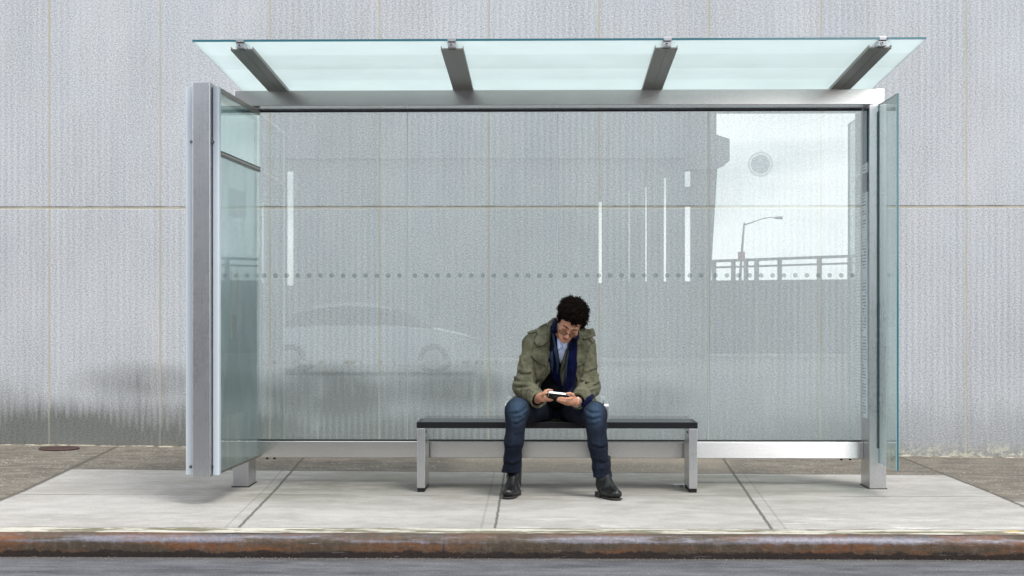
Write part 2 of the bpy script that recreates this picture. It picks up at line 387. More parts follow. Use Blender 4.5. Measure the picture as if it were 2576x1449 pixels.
    return t.done(t.pri(col=col, rough=.88, spec=.25, nor=t.bump(fine * .4 + med * .5 - crk * 3.0 + spk * .5, .35, .006)))
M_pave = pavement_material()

def kerb_material():
    t = T_("rusty_steel_kerb"); x, y, z = t.pos()
    a = t.noise(t.vec(x * 1.3, 1, z * 10), 1.2, 5, .65); b = t.noise(t.vec(x * 16, 2, z * 5), 1.0, 4, .7); c = t.noise(t.vec(x * 40, y * 40, z * 40), 1.0, 4, .7)
    col = t.mix(t.ss(a, .40, .66), (.050, .038, .026), (.125, .052, .022))
    col = t.mix(t.ss(b, .45, .7) * .5, col, (.105, .082, .066))
    drip = t.ss(t.noise(t.vec(x * 16, 5, z * 1.5), 1.0, 3, .6), .57, .66) * t.ss(t.noise(t.vec(x * 1.1, 0, 0), 1.0, 3), .42, .56)
    col = t.mix(drip * .8, col, (.028, .024, .030))
    # polished nose, its patchy blue-grey highlight painted into the colour
    pol_glint = t.ss(z + (b - .5) * .03, -.046, -.030) * t.ss(z + (b - .5) * .02, .004, -.014) * t.ss(t.noise(t.vec(x * .9, 3, z * 9), 1.0, 6, .7), .42, .54)
    col = t.mix(pol_glint * .85, col, (.150, .150, .180))
    tar = t.ss(z + (t.noise(t.vec(x * 5, 4, 0), 1.0, 6, .75) - .5) * .11, -.080, -.092)
    col = t.mix(tar * .93, col, (.018, .014, .013))
    sc_ = t.ss(t.noise(t.vec(x * 6, 3, z * 60), 1.0, 4, .7), .60, .70)
    col = t.mix(sc_ * .5, col, (.24, .20, .19)); col = t.mul(col, .45 + c * 1.1)
    return t.done(t.pri(col=col, rough=.6 - pol_glint * .2, spec=.28, metal=pol_glint * .2 + .02, nor=t.bump(b * .6 + c * .8, .7, .008)))
def road_material():
    t = T_("asphalt"); x, y, z = t.pos(); pv = t.pvec()
    f = t.noise(t.vec(x, y * .2, z), 110, 3, .8); g = t.noise(t.vec(x, y * .2, z), 300, 2, .7); b = t.noise(t.vec(x * .8, y * 4, 0), 1.2, 6, .7); st = t.noise(t.vec(x * 3.5, y * 9, 3), 1.0, 6, .75)
    col = t.mix(t.ss(b * .6 + st * .4, .38, .60), (.045, .047, .053), (.105, .108, .117))
    col = t.mul(col, .25 + f * 1.0 + g * .5)
    spk = t.ss(t.voro(t.vec(x, y * .3, z), 60), .20, .08) * t.ss(t.noise(pv, 12, 2), .48, .62)
    gut = t.ss(y + (b - .5) * .12, 8.28, 8.50)
    col = t.mix(spk * (.35 + gut * .4), col, (.46, .42, .35))
    col = t.mix(gut * .62, col, t.mul((.055, .046, .038), .5 + f))
    return t.done(t.pri(col=col, rough=.85, spec=.3, nor=t.bump(f + g * .5, .6, .006)))
M_kerb = kerb_material(); M_road = road_material()
M_conc = plain("highway_concrete", (.20, .208, .21), .9, 0, .25, 1.3)
M_ground = plain("far_ground", (.10, .10, .10), .95, 0, .2, .3)

# ------------------------------------------------------------------ SETTING
def zpave(x, y):
    k = max(0.0, min(1.0, (y - 10.6) / 2.9)); return k * max(-.05, min(.06, .012 - .0115 * x))
def grid(name, xs, ys, zf, mat):
    vs = [(x, y, zf(x, y)) for y in ys for x in xs]; n = len(xs)
    fs = [(j * n + i, j * n + i + 1, (j + 1) * n + i + 1, (j + 1) * n + i) for j in range(len(ys) - 1) for i in range(n - 1)]
    return tag(mesh_obj(name, vs, fs, mat, smooth=True), kind='structure')
grid("ground", [-400, 400], [-500, 200], lambda x, y: -.14, M_ground)
grid("road", np.linspace(-60, 60, 7), [-11.5, 0, 8.50], lambda x, y: -.125 + (.006 if y > 8 else 0), M_road)
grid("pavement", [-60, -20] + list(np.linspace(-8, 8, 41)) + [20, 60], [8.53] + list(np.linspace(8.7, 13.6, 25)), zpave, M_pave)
grid("far_pavement", [-60, 60], [-26, -11.5], lambda x, y: -.121, M_ground)
# steel-nosed kerb, with small dents along its length
prof = [(8.56, -.002), (8.545, .0015)] + [(8.512 - .045 * math.sin(a), -.0445 + .045 * math.cos(a)) for a in [R(q) for q in range(0, 91, 10)]] + [(8.466, -.075), (8.470, -.105), (8.474, -.145)]
xs = list(np.linspace(-12, 12, 481)); vs = []; fs = []
for i, xx in enumerate(xs):
    w1 = .0022 * math.sin(xx * 1.7 + .5) + .0015 * math.sin(xx * 5.1) + .0012 * math.sin(xx * 13.7 + 2 * math.sin(xx * 3)) + rng.normal(0, .0009)
    for (yy, zz) in prof: vs.append((xx, yy + w1, zz + w1 * .6 if zz > -.1 else zz))
n = len(prof)
for i in range(len(xs) - 1):
    for j in range(n - 1): fs.append((i * n + j, i * n + j + 1, (i + 1) * n + j + 1, (i + 1) * n + j))
tag(mesh_obj("kerb", vs, fs, M_kerb, smooth=True), kind='structure')

# granite wall
wb = MB(); wb.box(-14, 14, YW, YW + .6, -.4, 7.5)
tag(wb.build("granite_wall", M_wall), "tall pale grey ribbed granite wall of large slabs behind the bus shelter", "wall")

# grit and crumbs swept into the gutter
gb = MB()
for i in range(900):
    xx = rng.uniform(-3.6, 3.6); yy = 8.462 - abs(rng.normal(0, .055)); r = rng.uniform(.001, .0034)
    gb.cyl((xx, yy, -.117 + r * .4), (rng.normal(), rng.normal(), 1), r, r * 1.1, 5, 0, r * .6)
M_grit = plain("grit", (.20, .17, .14), .9, 0, .8, 25)
tag(gb.build("gutter_grit", M_grit), kind='stuff', label="pale grit and crumbs lying in the gutter below the kerb", cat="grit")

# manhole cover near the wall, and a small metal cap near the bench
def cover(name, c, r, label, cat, mat, h=.006, rib=True):
    mb = MB(); z0 = zpave(c[0], c[1])
    mb.cyl((c[0], c[1], z0 + h / 2), (0, 0, 1), r, h, 40)
    if rib:
        for k in range(-3, 4):
            yy = k * r / 4; w = math.sqrt(max(0, (r * .85) ** 2 - yy * yy)); mb.box(c[0] - w, c[0] + w, c[1] + yy - .008, c[1] + yy + .008, z0 + h - .001, z0 + h + .004)
        mb.tube([(c[0] + r * math.cos(q), c[1] + r * math.sin(q), z0 + h) for q in np.linspace(0, 2 * math.pi, 40, endpoint=False)], .008, 6, 0, True)
    return tag(mb.build(name, mat), label, cat)
M_iron = plain("rusty_iron", (.075, .045, .04), .75, .3, .35, 14, .3, 120)
pm = W(151, 1127, 13.16)
cover("manhole_cover", (pm.x, 13.14), .155, "rusty round iron cover set in the old pavement at the wall's foot", "manhole cover", M_iron)
pc = WX(1706, 10.95)
cover("floor_cap", (pc, 10.90), .045, "small round metal cap on the pavement beside the bench's right leg", "metal cap", M_bolt, .012, False)

# ------------------------------------------------------------------ BUS SHELTER
sh = thing("bus_shelter", (0, 10.9, 0), "glass and stainless steel bus shelter with sloping frosted roof in front of the granite wall", "bus shelter")
PXL0, PXL1 = WX(585, 10.75), WX(625, 10.75); PXR0, PXR1 = WX(2187, 10.75), WX(2229, 10.75)
def part_box(name, mat, x0, x1, y0, y1, z0, z1, par=sh, bv=.002):
    o = MB().box(x0, x1, y0, y1, z0, z1).build(name, mat, par); 
    return bevel(o, bv) if bv else o
ZB0, ZB1 = W(1288, 265, 10.75).z, W(1288, 226, 10.75).z
for (a, b) in ((PXL0, PXL1), (PXR0, PXR1)):
    po = part_box("post", M_steel_v, a, b, 10.75, 11.04, -.03, ZB0 - .002)
    zf = zpave(a, 10.9)
    part_box("base_plate", M_gasket, a - .006, b + .006, 10.744, 11.046, zf - .01, zf + .006, po, 0)
part_box("beam", M_steel_h, WX(590, 10.75), WX(2225, 10.75), 10.75, 11.05, ZB0, ZB1, bv=.003)
RZ1, RZ0 = W(1288, 1110.5, 10.95).z, W(1288, 1152, 10.95).z
xs_m = WX(1752, 10.95)
rl = part_box("rail", M_steel_h, PXL1 + .002, xs_m - .001, 10.95, 11.05, RZ0, RZ1, bv=.003)
b = MB().hexa([(x, y + (.012 if (zk and yk == 0) else 0), z) for zk, z in ((0, RZ0), (1, RZ1)) for yk, y in ((0, 10.948), (1, 11.05)) for x in (xs_m + .001, PXR0 - .002)])
bevel(b.build("rail", M_steel_h, sh), .003)
for uu in (1115, 1142, 3127, 3158): 
    pass
for uu in (672, 690, 2117, 2139):
    xx = WX(uu, 10.97); MB().cyl((xx, 10.98, RZ0 - .006), (0, 0, 1), .009, .014, 10).build("rail_bolt", M_black, rl)
# gaskets
part_box("gasket", M_gasket, PXL1 + .003, PXR0 - .004, YG - .012, YG + .012, ZB0 - .012, ZB0 - .0015, bv=0)
part_box("gasket", M_gasket, PXL1 + .003, PXR0 - .004, YG - .012, YG + .012, RZ1 + .001, RZ1 + .009, bv=0)
# four rear panes
for i in range(4):
    x0, x1 = PX[i] + .0025, PX[i + 1] - .0025
    o = mesh_obj("glass_pane", MB().box(x0, x1, YG - .005, YG + .005, GZ0 + .006, ZB0 - .006).v, [(0, 2, 3, 1), (4, 5, 7, 6), (0, 1, 5, 4), (2, 6, 7, 3), (0, 4, 6, 2), (1, 3, 7, 5)], [M_glass, M_edge_l], sh, (x0, YG, GZ0), fmat=[1, 1, 0, 0, 1, 1])
    if i == 3:
        # round etched emblem
        t = T_("etched_emblem"); ox, oy, oz = t.opos()
        rr = t.math('SQRT', ox * ox + oz * oz)
        ring = t.ss(t.math('ABSOLUTE', rr - .078), .006, .003) * .06 + t.ss(rr, .066, .062) * .10 + t.ss(rr, .088, .085) * .04
        vv = t.voro(t.vec(ox, 0, oz), 120); dt = t.ss(vv, .35, .2) * t.ss(rr, .064, .060) * .22
        tr = t.n("ShaderNodeBsdfTransparent"); df = t.n("ShaderNodeBsdfDiffuse"); t.set(df.inputs[0], (.42, .47, .48))
        me = t.done(t.mixsh(ring + dt, tr.outputs[0], df.outputs[0]))
        c = W(1913, 413, YG - .0065); mb = MB(); mb.cyl(c, (0, -1, 0), .09, .0012, 48)
        mb.build("etched_emblem", me, o, origin=c)
# silicone seams
M_seam = plain("clear_silicone", (.50, .54, .54), .4, 0, .2, 60)
for i in (1, 2, 3):
    part_box("seam", M_seam, PX[i] - .0013, PX[i] + .0013, YG - .0042, YG + .0042, GZ0 + .007, ZB0 - .007, bv=0)
part_box("seam", M_seam, PX[4] - .001, PX[4] + .005, YG - .008, YG + .0042, GZ0 + .007, ZB0 - .013, bv=0)

# roof
RS = math.tan(math.atan(202 / F)); YF = 9.40; ZRF = W(1288, 103, YF).z
def zr(y): return ZRF - RS * (y - YF)
ARMX = [-1.787, -.553, .698, 1.940]; RX0, RX1 = WX(484, YF), WX(2330, YF)
edges = [RX0] + [q for ax in ARMX for q in (ax - .022, ax + .026)] + [RX1]
YR1 = 11.35
for i in range(0, len(edges), 2):
    x0, x1 = edges[i], edges[i + 1]; th = .013
    p = [(x, y, zr(y) + dz) for dz in (0, th) for y in (YF, YR1) for x in (x0, x1)]
    b = MB().hexa(p); b.m = [0, 0, 1, 1, 1, 1]
    b.build("roof_pane", [M_roof, M_edge], sh)
for ax in ARMX:
    th = .010; z0 = lambda y: zr(y) - .034
    ya, yb = 9.48, 10.90
    mb = MB(); mb.hexa([(ax + sx * .066, y, z0(y) + dz) for dz in (0, th) for y in (ya, yb) for sx in (-1, 1)])
    # side lips and a shallow centre seam strip
    for sx in (-1, 1): mb.hexa([(ax + sx * .066 + q, y, z0(y) + dz) for dz in (.010, .022) for y in (ya + .002, yb) for q in ((-.004, 0) if sx > 0 else (0, .004))])
    mb.hexa([(ax + .004 + q, y, z0(y) + dz) for dz in (-.0025, -.0003) for y in (ya + .03, yb - .1) for q in (-.0015, .0015)])
    arm = bevel(mb.build("roof_arm", M_arm, sh), .0015)
    # web up to the glass
    mb = MB(); mb.hexa([(ax + sx * .018, y, z) for zk in (0, 1) for y in (ya + .01, yb) for sx in (-1, 1) for z in [(z0(y) + .0102) if zk == 0 else zr(y) - .0015]])
    bevel(mb.build("arm_web", M_arm, arm), .001)
    mb = MB(); zc = zr(9.45)
    mb.box(ax - .022, ax + .024, 9.42, 9.50, zc - .030, zc - .001)
    mb.box(ax - .020, ax + .022, 9.405, 9.46, zc + .001, zc + .022)
    mb.cyl((ax - .002, 9.417, zc - .014), (0, -1, 0), .0105, .010, 16)
    bevel(mb.build("clamp", M_bolt, arm), .0015)
    MB().cyl((ax - .002, 9.4105, zc - .014), (0, -1, 0), .0048, .004, 8).build("clamp_bolt", M_black, arm)
    mb = MB(); mb.cyl((ax + .01, 10.80, z0(10.80) - .008), (0, 0, 1), .012, .018, 14); mb.box(ax - .075, ax + .075, 10.765, 10.90, ZB1 + .001, ZB1 + .006)
    bevel(mb.build("arm_foot", M_bolt, arm), .001)

# right wing: glass screen, its black edge, timetable on the inner face of the post
gx = 2.192
b = MB().box(gx - .006, gx + .006, 10.18, 10.748, W(2258, 1185, 10.18).z, W(2258, 235, 10.18).z); b.m = [1, 1, 1, 1, 0, 0]
wg = b.build("side_screen", [M_glass_side, M_edge], sh)
b = MB().box(gx - .0075, gx - .0062, 10.182, 10.198, W(2258, 1185, 10.18).z + .002, W(2258, 235, 10.18).z - .002)
b.build("ground_edge", M_edge_l, wg)
part_box("screen_seal", M_gasket, gx - .0095, gx - .0062, 10.728, 10.747, .27, 2.49, wg, 0)
t = T_("timetable_print"); ox, oy, oz = t.pos()
row = t.math('FRACT', oz / .021); seg = t.noise(t.vec(oy * 8, t.math('FLOOR', oz / .021) * 1.7, 0), 1.0, 1)
blk = t.noise(t.vec(0, 0, oz), 4.5, 1)
txt = t.ss(row, .35, .5) * t.ss(row, .95, .8) * t.ss(seg, .38, .46) * t.ss(blk, .40, .46)
inb = t.ss(t.math('ABSOLUTE', oy - 10.905), .085, .075)
col = t.mix(t.math('MINIMUM', txt * inb, 1) * .8, (.50, .58, .62), (.07, .09, .11))
hd = t.math('GREATER_THAN', oz, 2.16); col = t.mix(hd, col, (.05, .10, .13)); band = t.ss(t.math('ABSOLUTE', oz - 2.03), .07, .06); col = t.mix(band * .8, col, (.05, .08, .09))
M_time = t.done(t.pri(col=col, rough=.12, spec=.6))
tz0 = W(2175, 1050, 10.9).z
part_box("timetable", M_time, PXR0 - .009, PXR0 - .0012, 10.80, 10.946, tz0, ZB0 - .02, bv=0)

# left wing: slim double-sided poster case hung from the frame
CX0, CX1 = WX(467, 9.77), WX(552, 9.77); CXB = WX(655, 10.95); YC0, YC1 = 9.77, 10.945
CZ0, CZ1 = .188, 2.528
case = part_box("poster_case", M_alu, CX0 + .012, CX1 - .022, YC0 + .03, YC1 - .01, CZ0 + .01, CZ1 - .01)
# front stiles with rounded nose
def stile(x0, x1):
    mb = MB(); n = 10; pts = []
    for k in range(n + 1):
        a = math.pi * k / n; pts.append(((x0 + x1) / 2 - (x1 - x0) / 2 * math.cos(a), YC0 + .012 - .012 * math.sin(a) ** .6))
    pts += [(x1, YC0 + .05), (x0, YC0 + .05)]
    m = len(pts); vs = [(p[0], p[1], z) for z in (CZ0 - .005, CZ1 + .004) for p in pts]
    mb.add(vs, [(i, (i + 1) % m, m + (i + 1) % m, m + i) for i in range(m)] + [tuple(range(m))[::-1], tuple(range(m, 2 * m))])
    return mb.build("stile", M_alu, sh)
PW0, PW1 = WX(485, 9.72), WX(529, 9.72)
s1 = stile(CX0, PW0 - .001); s2 = stile(PW1 + .004, CX1)
fp = part_box("front_post", M_steel_v, PW0, PW1, 9.715, 9.86, W(500, 1201, 9.715).z, W(500, 206, 9.715).z, bv=.003)
for uu, vv, st in ((482, 357, s1), (480, 1174, s1), (535.5, 357, s2), (533, 1174, s2)):
    c = W(uu, vv, YC0 - .002); mb = MB(); mb.cyl(c, (0, -1, 0), .0085, .006, 16); mb.build("screw", M_black, st)
    mb = MB(); mb.cyl(c + Vector((0, -.003, 0)), (0, -1, 0), .004, .004, 8); mb.build("screw_head", M_bolt, st)
# inner glazed face, slightly splayed
def fx(y): return CX1 - .004 + (CXB - CX1) * (y - YC0) / (10.95 - YC0)
def slab(name, mat, y0, y1, z0, z1, off, th, par=sh):
    return MB().hexa([(fx(y) + off + q, y, z) for z in (z0, z1) for y in (y0, y1) for q in (0, th)]).build(name, mat, par)
zd = W(553, 379, 9.79).z
fr = slab("case_frame", M_arm, YC0 + .052, YC1, CZ1 - .028, CZ1, -.02, .024)
slab("case_frame", M_arm, YC0 + .052, YC1, zd - .030, zd + .002, -.02, .026)
slab("case_frame", M_arm, YC0 + .052, YC1, CZ0, CZ0 + .012, -.02, .023)
slab("divider_line", M_gasket, YC0 + .052, YC1, zd - .006, zd - .001, .0065, .002, fr)
slab("divider_line", M_gasket, YC0 + .052, YC1, zd - .026, zd - .022, .0065, .002, fr)
# posters: pale header sheet; pale sheet with a dark standing figure below
t = T_("header_sheet"); x, y, z = t.pos(); n = t.noise(t.pvec(), 1.4, 4)
edge = t.math('MAXIMUM', t.ss(t.math('ABSOLUTE', y - 10.37), .46, .49), t.ss(z, 2.44, 2.47))
M_head = t.done(t.pri(col=t.mix(edge, t.mix(n, (.50, .57, .62), (.72, .76, .76)), (.22, .26, .28)), rough=.6))
t = T_("poster_sheet"); x, y, z = t.pos(); n = t.noise(t.vec(x, y * 2.2, z * 1.2), 1.5, 5, .6); n2 = t.noise(t.vec(x, y * 7, z * 1.5), 1.0, 4, .6)
c = t.mix(t.ss(z, 1.05, 1.75), (.085, .12, .125), (.55, .62, .66))
c = t.mix(t.ss(n, .40, .62) * .5, c, (.26, .31, .32))
yc = y - 10.22 + (n2 - .5) * .12
w = t.ss(z, 1.12, .45) * .22 + .08
coat = t.ss(t.math('ABSOLUTE', yc) - w, .015, -.01) * t.math('LESS_THAN', z, 1.15) * t.math('GREATER_THAN', z, .52)
c = t.mix(coat * .85, c, (.045, .075, .078))
legs = t.math('MAXIMUM', t.ss(t.math('ABSOLUTE', yc + .14), .045, .03), t.ss(t.math('ABSOLUTE', yc - .12), .045, .03)) * t.math('LESS_THAN', z, .53)
c = t.mix(legs * .8, c, (.26, .20, .15))
lim = t.math('MAXIMUM', t.ss(t.math('ABSOLUTE', yc + .05), .035, .02), t.ss(t.math('ABSOLUTE', yc - .13), .035, .02)) * t.ss(z, 1.5, 1.35) * t.math('GREATER_THAN', z, 1.0)
c = t.mix(lim * .7, c, (.25, .18, .13))
blk = t.math('LESS_THAN', t.math('ABSOLUTE', z - 1.86), .09) * t.math('LESS_THAN', t.math('ABSOLUTE', y - 10.35), .25)
c = t.mix(blk * .7, c, (.22, .26, .27))
edge = t.ss(t.math('ABSOLUTE', y - 10.37), .475, .485)
c = t.mix(edge, c, (.16, .20, .22))
M_post = t.done(t.pri(col=c, rough=.55))
slab("header_sheet", M_head, YC0 + .055, YC1 - .003, zd + .006, CZ1 - .032, -.018, .002)
slab("poster", M_post, YC0 + .055, YC1 - .003, CZ0 + .014, zd - .034, -.018, .002)
b = slab("case_glass", M_glass_side, YC0 + .054, YC1 - .001, zd + .004, CZ1 - .030, -.006, .006)
b = slab("case_glass", M_glass_case, YC0 + .054, YC1 - .001, CZ0 + .0135, zd - .032, -.006, .006)

# ------------------------------------------------------------------ BENCH
bn = thing("bench", (.0, 10.68, 0), "long bench with black slatted seat on stainless steel legs, man seated on it", "bench")
BX0, BX1 = WX(1048, 10.5), WX(1755, 10.5); BZ1 = W(1400, 1062, 10.5).z; BZ0 = W(1400, 1077.5, 10.5).z; BY0, BY1 = 10.5, 10.86
M_seat = plain("black_seat", (.006, .0065, .007), .45, 0, .25, 30, .1, 200, .22)
t = T_("seat_slats"); n = t.noise(t.pvec(), 30, 4)
M_slat = t.done(t.pri(col=t.mul((.020, .024, .026), .8 + n * .4), rough=.32, spec=.4))
mb = MB()
mb.box(BX0, BX1, BY0, BY0 + .030, BZ0, BZ1); mb.box(BX0, BX1, BY1 - .02, BY1, BZ0, BZ1 - .001)
mb.box(BX0, BX0 + .02, BY0 + .031, BY1 - .021, BZ0 + .001, BZ1 - .001); mb.box(BX1 - .02, BX1, BY0 + .031, BY1 - .021, BZ0 + .001, BZ1 - .001)
mb.box(BX0 + .02, BX1 - .02, BY0 + .03, BY1 - .02, BZ0 + .004, BZ0 + .012)
bevel(mb.build("seat_frame", M_seat, bn), .002)
mb = MB(); ns = 6; wd = (BY1 - BY0 - .055) / ns
for i in range(ns):
    y0 = BY0 + .034 + i * wd; mb.box(BX0 + .021, BX1 - .021, y0, y0 + wd - .010, BZ1 - .022, BZ1 - .0005)
bevel(mb.build("seat", M_slat, bn), .003)
for (x0, x1) in ((BX0 + .002, WX(1069, 10.5)), (WX(1733, 10.5), BX1 - .002)):
    lg = part_box("leg", M_steel_v, x0, x1, BY0 + .003, BY1 - .005, .026, BZ0 - .001, bn, .003)
    part_box("foot", M_black, x0 + .003, x1 - .003, BY0 + .006, BY1 - .008, .0, .0258, lg, .002)
    ix = x1 if x0 < 0 else x0; sx = 1 if x0 < 0 else -1
    for q in (.02, .045):
        MB().cyl((ix + sx * .001, BY0 + .06 + q, BZ0 - .03), (1, 0, 0), .006, .005, 12).build("leg_bolt", M_black, lg)
def armrest(u0, u1):
    x0, x1 = WX(u0, 10.8), WX(u1, 10.8); zt = W(1400, 1008, 10.75).z; mb = MB(); pts = []; ya, yb = 10.56, 10.84; rr = .03
    prof_o = [(yb, BZ1 + .001), (yb, zt - rr)] + [(yb - rr + rr * math.cos(a), zt - rr + rr * math.sin(a)) for a in [R(q) for q in range(0, 91, 15)]] + [(ya + rr + rr * math.cos(a), zt - rr + rr * math.sin(a)) for a in [R(q) for q in range(90, 181, 15)]] + [(ya, BZ1 + .001)]
    cy = (ya + yb) / 2
    prof_i = []
    for (yy, zz) in prof_o:
        prof_i.append((yy - .010 * (1 if yy > cy else -1), zz if zz < BZ1 + .01 else min(zz, zt - .010)))
    m = len(prof_o); vs = [(x, p[0], p[1]) for x in (x0, x1) for p in prof_o + prof_i]; fs = []
    for i in range(m - 1):
        fs += [(i, i + 1, 2 * m + i + 1, 2 * m + i), (m + i, 3 * m + i, 3 * m + i + 1, m + i + 1), (i, m + i, m + i + 1, i + 1), (2 * m + i, 2 * m + i + 1, 3 * m + i + 1, 3 * m + i)]
    fs += [(0, 2 * m, 3 * m, m), (m - 1, 2 * m - 1, 4 * m - 1, 3 * m - 1)]
    mb.add(vs, fs); return mb.build("armrest", M_steel_v, bn)
armrest(1273, 1283); armrest(1516.5, 1527.5)

# ------------------------------------------------------------------ ACROSS THE STREET (seen as reflections in the glazing and steel)
def RY(Yv): return 2 * YG - Yv                   # mirror depth -> real y
hw = thing("elevated_highway", (0, -20, 0), "dark concrete elevated highway on close-set piers across the street, seen only in the glass", "elevated highway")
Yv = 42.0
def vx(u): return W(u, VH, Yv).x
def vz(v): return W(1288, v, Yv).z
slits = [(671, 685, 550, 718), (722, 738, 430, 718), (1506, 1514, 508, 712), (1582, 1583.5, 480, 708), (1623.5, 1627, 470, 708), (1670, 1676, 448, 708), (1723, 1737, 425, 708)]
ztop = 8.2; x_prev = -34.0
y0, y1 = -20.10, -20.0
for (ua, ub, va, vb) in slits:
    xa, xb = vx(ua), vx(ub)
    bevel(MB().box(x_prev, xa, y0, y1, -.02, vz(400)).build("pier", M_conc, hw), .02)
    if va > 402: MB().box(xa, xb, y0 + .01, y1 - .01, vz(va), vz(400) - .001).build("infill", M_conc, hw)
    MB().box(xa, xb, y0 + .01, y1 - .01, -.02, vz(vb)).build("plinth", M_conc, hw)
    if ua > 1700: MB().box(xa, xb, y0 + .02, y1 - .02, vz(520), vz(470)).build("cross_beam", M_conc, hw)
    x_prev = xb
MB().hexa([(x, y, z) for z, xr in ((-.02, vx(1776)), (vz(400), vx(1806))) for y in (y0, y1) for x in (x_prev, xr)]).build("pier", M_conc, hw)
MB().box(-34, vx(1800), -21.5, -19.8, vz(400) + .002, ztop).build("deck", M_conc, hw)
cp = [(vx(1720), vz(340)), (vx(1800), vz(343)), (vx(1832), vz(354)), (vx(1832), vz(408)), (vx(1824), vz(410)), (vx(1822), vz(417)), (vx(1797), vz(428)), (vx(1720), vz(430))]
m_ = len(cp); mb = MB(); mb.add([(a, y_, b) for y_ in (-20.3, -19.7) for a, b in cp], [(i, (i + 1) % m_, m_ + (i + 1) % m_, m_ + i) for i in range(m_)] + [tuple(range(m_))[::-1], tuple(range(m_, 2 * m_))]); mb.build("pier_cap", M_conc, hw)
rw = thing("ramp_wall", (8, -24, 0), "low concrete ramp wall with a post and rail fence on top, across the street", "wall")
Yr = 46.0; yr = RY(Yr)
def rx(u): return W(u, VH, Yr).x
def rz(v): return W(1288, v, Yr).z
MB().hexa([(x, y, z) for zk in (0, 1) for y in (yr - .3, yr) for (x, z) in ((rx(1740), -.02 if zk == 0 else rz(706)), (rx(3800), -.02 if zk == 0 else rz(690)))]).build("wall_body", M_conc, rw)
M_rail = plain("grey_rail", (.22, .23, .24), .6, .2)
for k, (ua, va, vb) in enumerate(((1790, 663, 664), (1790, 675, 676),)):
    MB().hexa([(x, y, z) for zk in (0, 1) for y in (yr - .2, yr - .1) for (x, z) in ((rx(1780), rz(661 + k * 15 - zk * (7 if k == 0 else 5))), (rx(3800), rz((590 if k == 0 else 615) - zk * (7 if k == 0 else 5))))]).build("fence_rail", M_rail, rw)
for k, uu in enumerate((1797, 1846, 1878, 1905, 1963, 2063, 2140, 2240, 2340, 2440, 2540)):
    MB().box(rx(uu) - .06, rx(uu) + .06, yr - .22, yr - .08, rz(706), rz(655 - (uu - 1797) * .03)).build("fence_post", M_rail, rw)
sl = thing("street_lamp", (W(1862, 700, 100).x, RY(100), 0), "tall grey street lamp with a curved arm beyond the ramp across the street", "street lamp")
p = [W(u, v, 100) for u, v in ((1858, 820), (1862, 690), (1868, 610), (1872, 560))]
for q in p: q.y = RY(100)
p[0].z = -.02
MB().tube(p, [.11, .09, .075, .06], 10).build("pole", M_rail, sl)
p = [W(u, v, 100) for u, v in ((1872, 566), (1890, 560), (1915, 551), (1935, 547), (1952, 547))]
for q in p: q.y = RY(100)
MB().tube(p, [.04, .035, .03, .03, .03], 8).build("arm", M_rail, sl)
c = W(1958, 548, 100); c.y = RY(100); mb = MB(); mb.cyl(c, (1, 0, 0), .06, .5, 12, 0, .11); mb.build("lamp_head", M_rail, sl)
c = W(1864, 645, 100); c.y = RY(100) + .2; MB().box(c.x - .22, c.x + .22, c.y - .02, c.y + .02, c.z - .28, c.z + .28).build("sign_plate", plain("faded_red_sign", (.35, .12, .12), .6), sl)

def car(name, x0, x1, y, flip, paint, label):
    """side profile lofted across the width: body with wheel arches, glasshouse, wheels, lamps"""
    Lc = abs(x1 - x0); cx = (x0 + x1) / 2; s = -1 if flip else 1
    r = thing(name, (cx, y, -.125), label, "car", None)
    def X(f): return cx + s * (f - .5) * Lc
    low = [(0, .35), (.01, .62), (.03, .80), (.12, .92), (.30, .98), (.66, .98), (.80, .92), (.93, .78), (.985, .62), (1, .38), (.97, .24), (.03, .24)]
    def loft(prof, w0, w1, name, mat, z_t):
        vs = []; n = len(prof)
        for k, (dy, ins) in enumerate(((-1, .06), (-.93, 0), (.93, 0), (1, .06))):
            for (f, z) in prof:
                wz = w0 + (w1 - w0) * (z - .3) / z_t; vs.append((X(.5 + (f - .5) * (1 - ins * .25)), y + dy * wz, z - .125))
        fs = [(k * n + i, k * n + (i + 1) % n, (k + 1) * n + (i + 1) % n, (k + 1) * n + i) for k in range(3) for i in range(n)] + [tuple(range(n)), tuple(range(3 * n, 4 * n))[::-1]]
        o = mesh_obj(name, vs, fs, mat, r, smooth=False); return bevel(o, .03, 3)
    loft(low, .90, .86, "body", paint, .7)
    cab = [(.13, .94), (.20, 1.22), (.29, 1.40), (.42, 1.46), (.55, 1.43), (.64, 1.30), (.76, .96)]
    loft([(f, z) for f, z in cab], .82, .60, "glasshouse", M_carglass, 1.1)
    roofp = [(.27, 1.36), (.30, 1.425), (.42, 1.48), (.55, 1.45), (.60, 1.37), (.55, 1.40), (.42, 1.435), (.31, 1.39)]
    loft(roofp, .70, .62, "roof", paint, 1.1)
    for f in (.19, .80):
        for sy in (-1, 1):
            w = MB().cyl((X(f), y + sy * .80, .195), (0, 1, 0), .32, .2, 28).build("wheel", M_black, r)
            MB().cyl((X(f), y + sy * .905, .195), (0, 1, 0), .20, .012, 20).build("rim", M_bolt, w)
    MB().box(min(X(.955), X(.99)), max(X(.955), X(.99)), y + .55, y + .78, .50, .62).build("headlight", M_bolt, r)
    MB().box(min(X(.955), X(.99)), max(X(.955), X(.99)), y - .78, y - .55, .50, .62).build("headlight", M_bolt, r)
    return r
t = T_("car_glass"); M_carglass = t.done(t.pri(col=(.02, .025, .03), rough=.05, spec=.9))
M_silver = plain("silver_paint", (.42, .44, .46), .25, .6, .03, 5, coat=1.0)
M_white = plain("pale_paint", (.27, .28, .29), .3, .0, .03, 5, coat=.8)
xs_ = [W(u, VH, 34).x for u in (640, 1212)]
car("parked_car", xs_[0], xs_[1], RY(34), False, M_silver, "silver saloon car parked across the street, seen only as a reflection in the left panes")

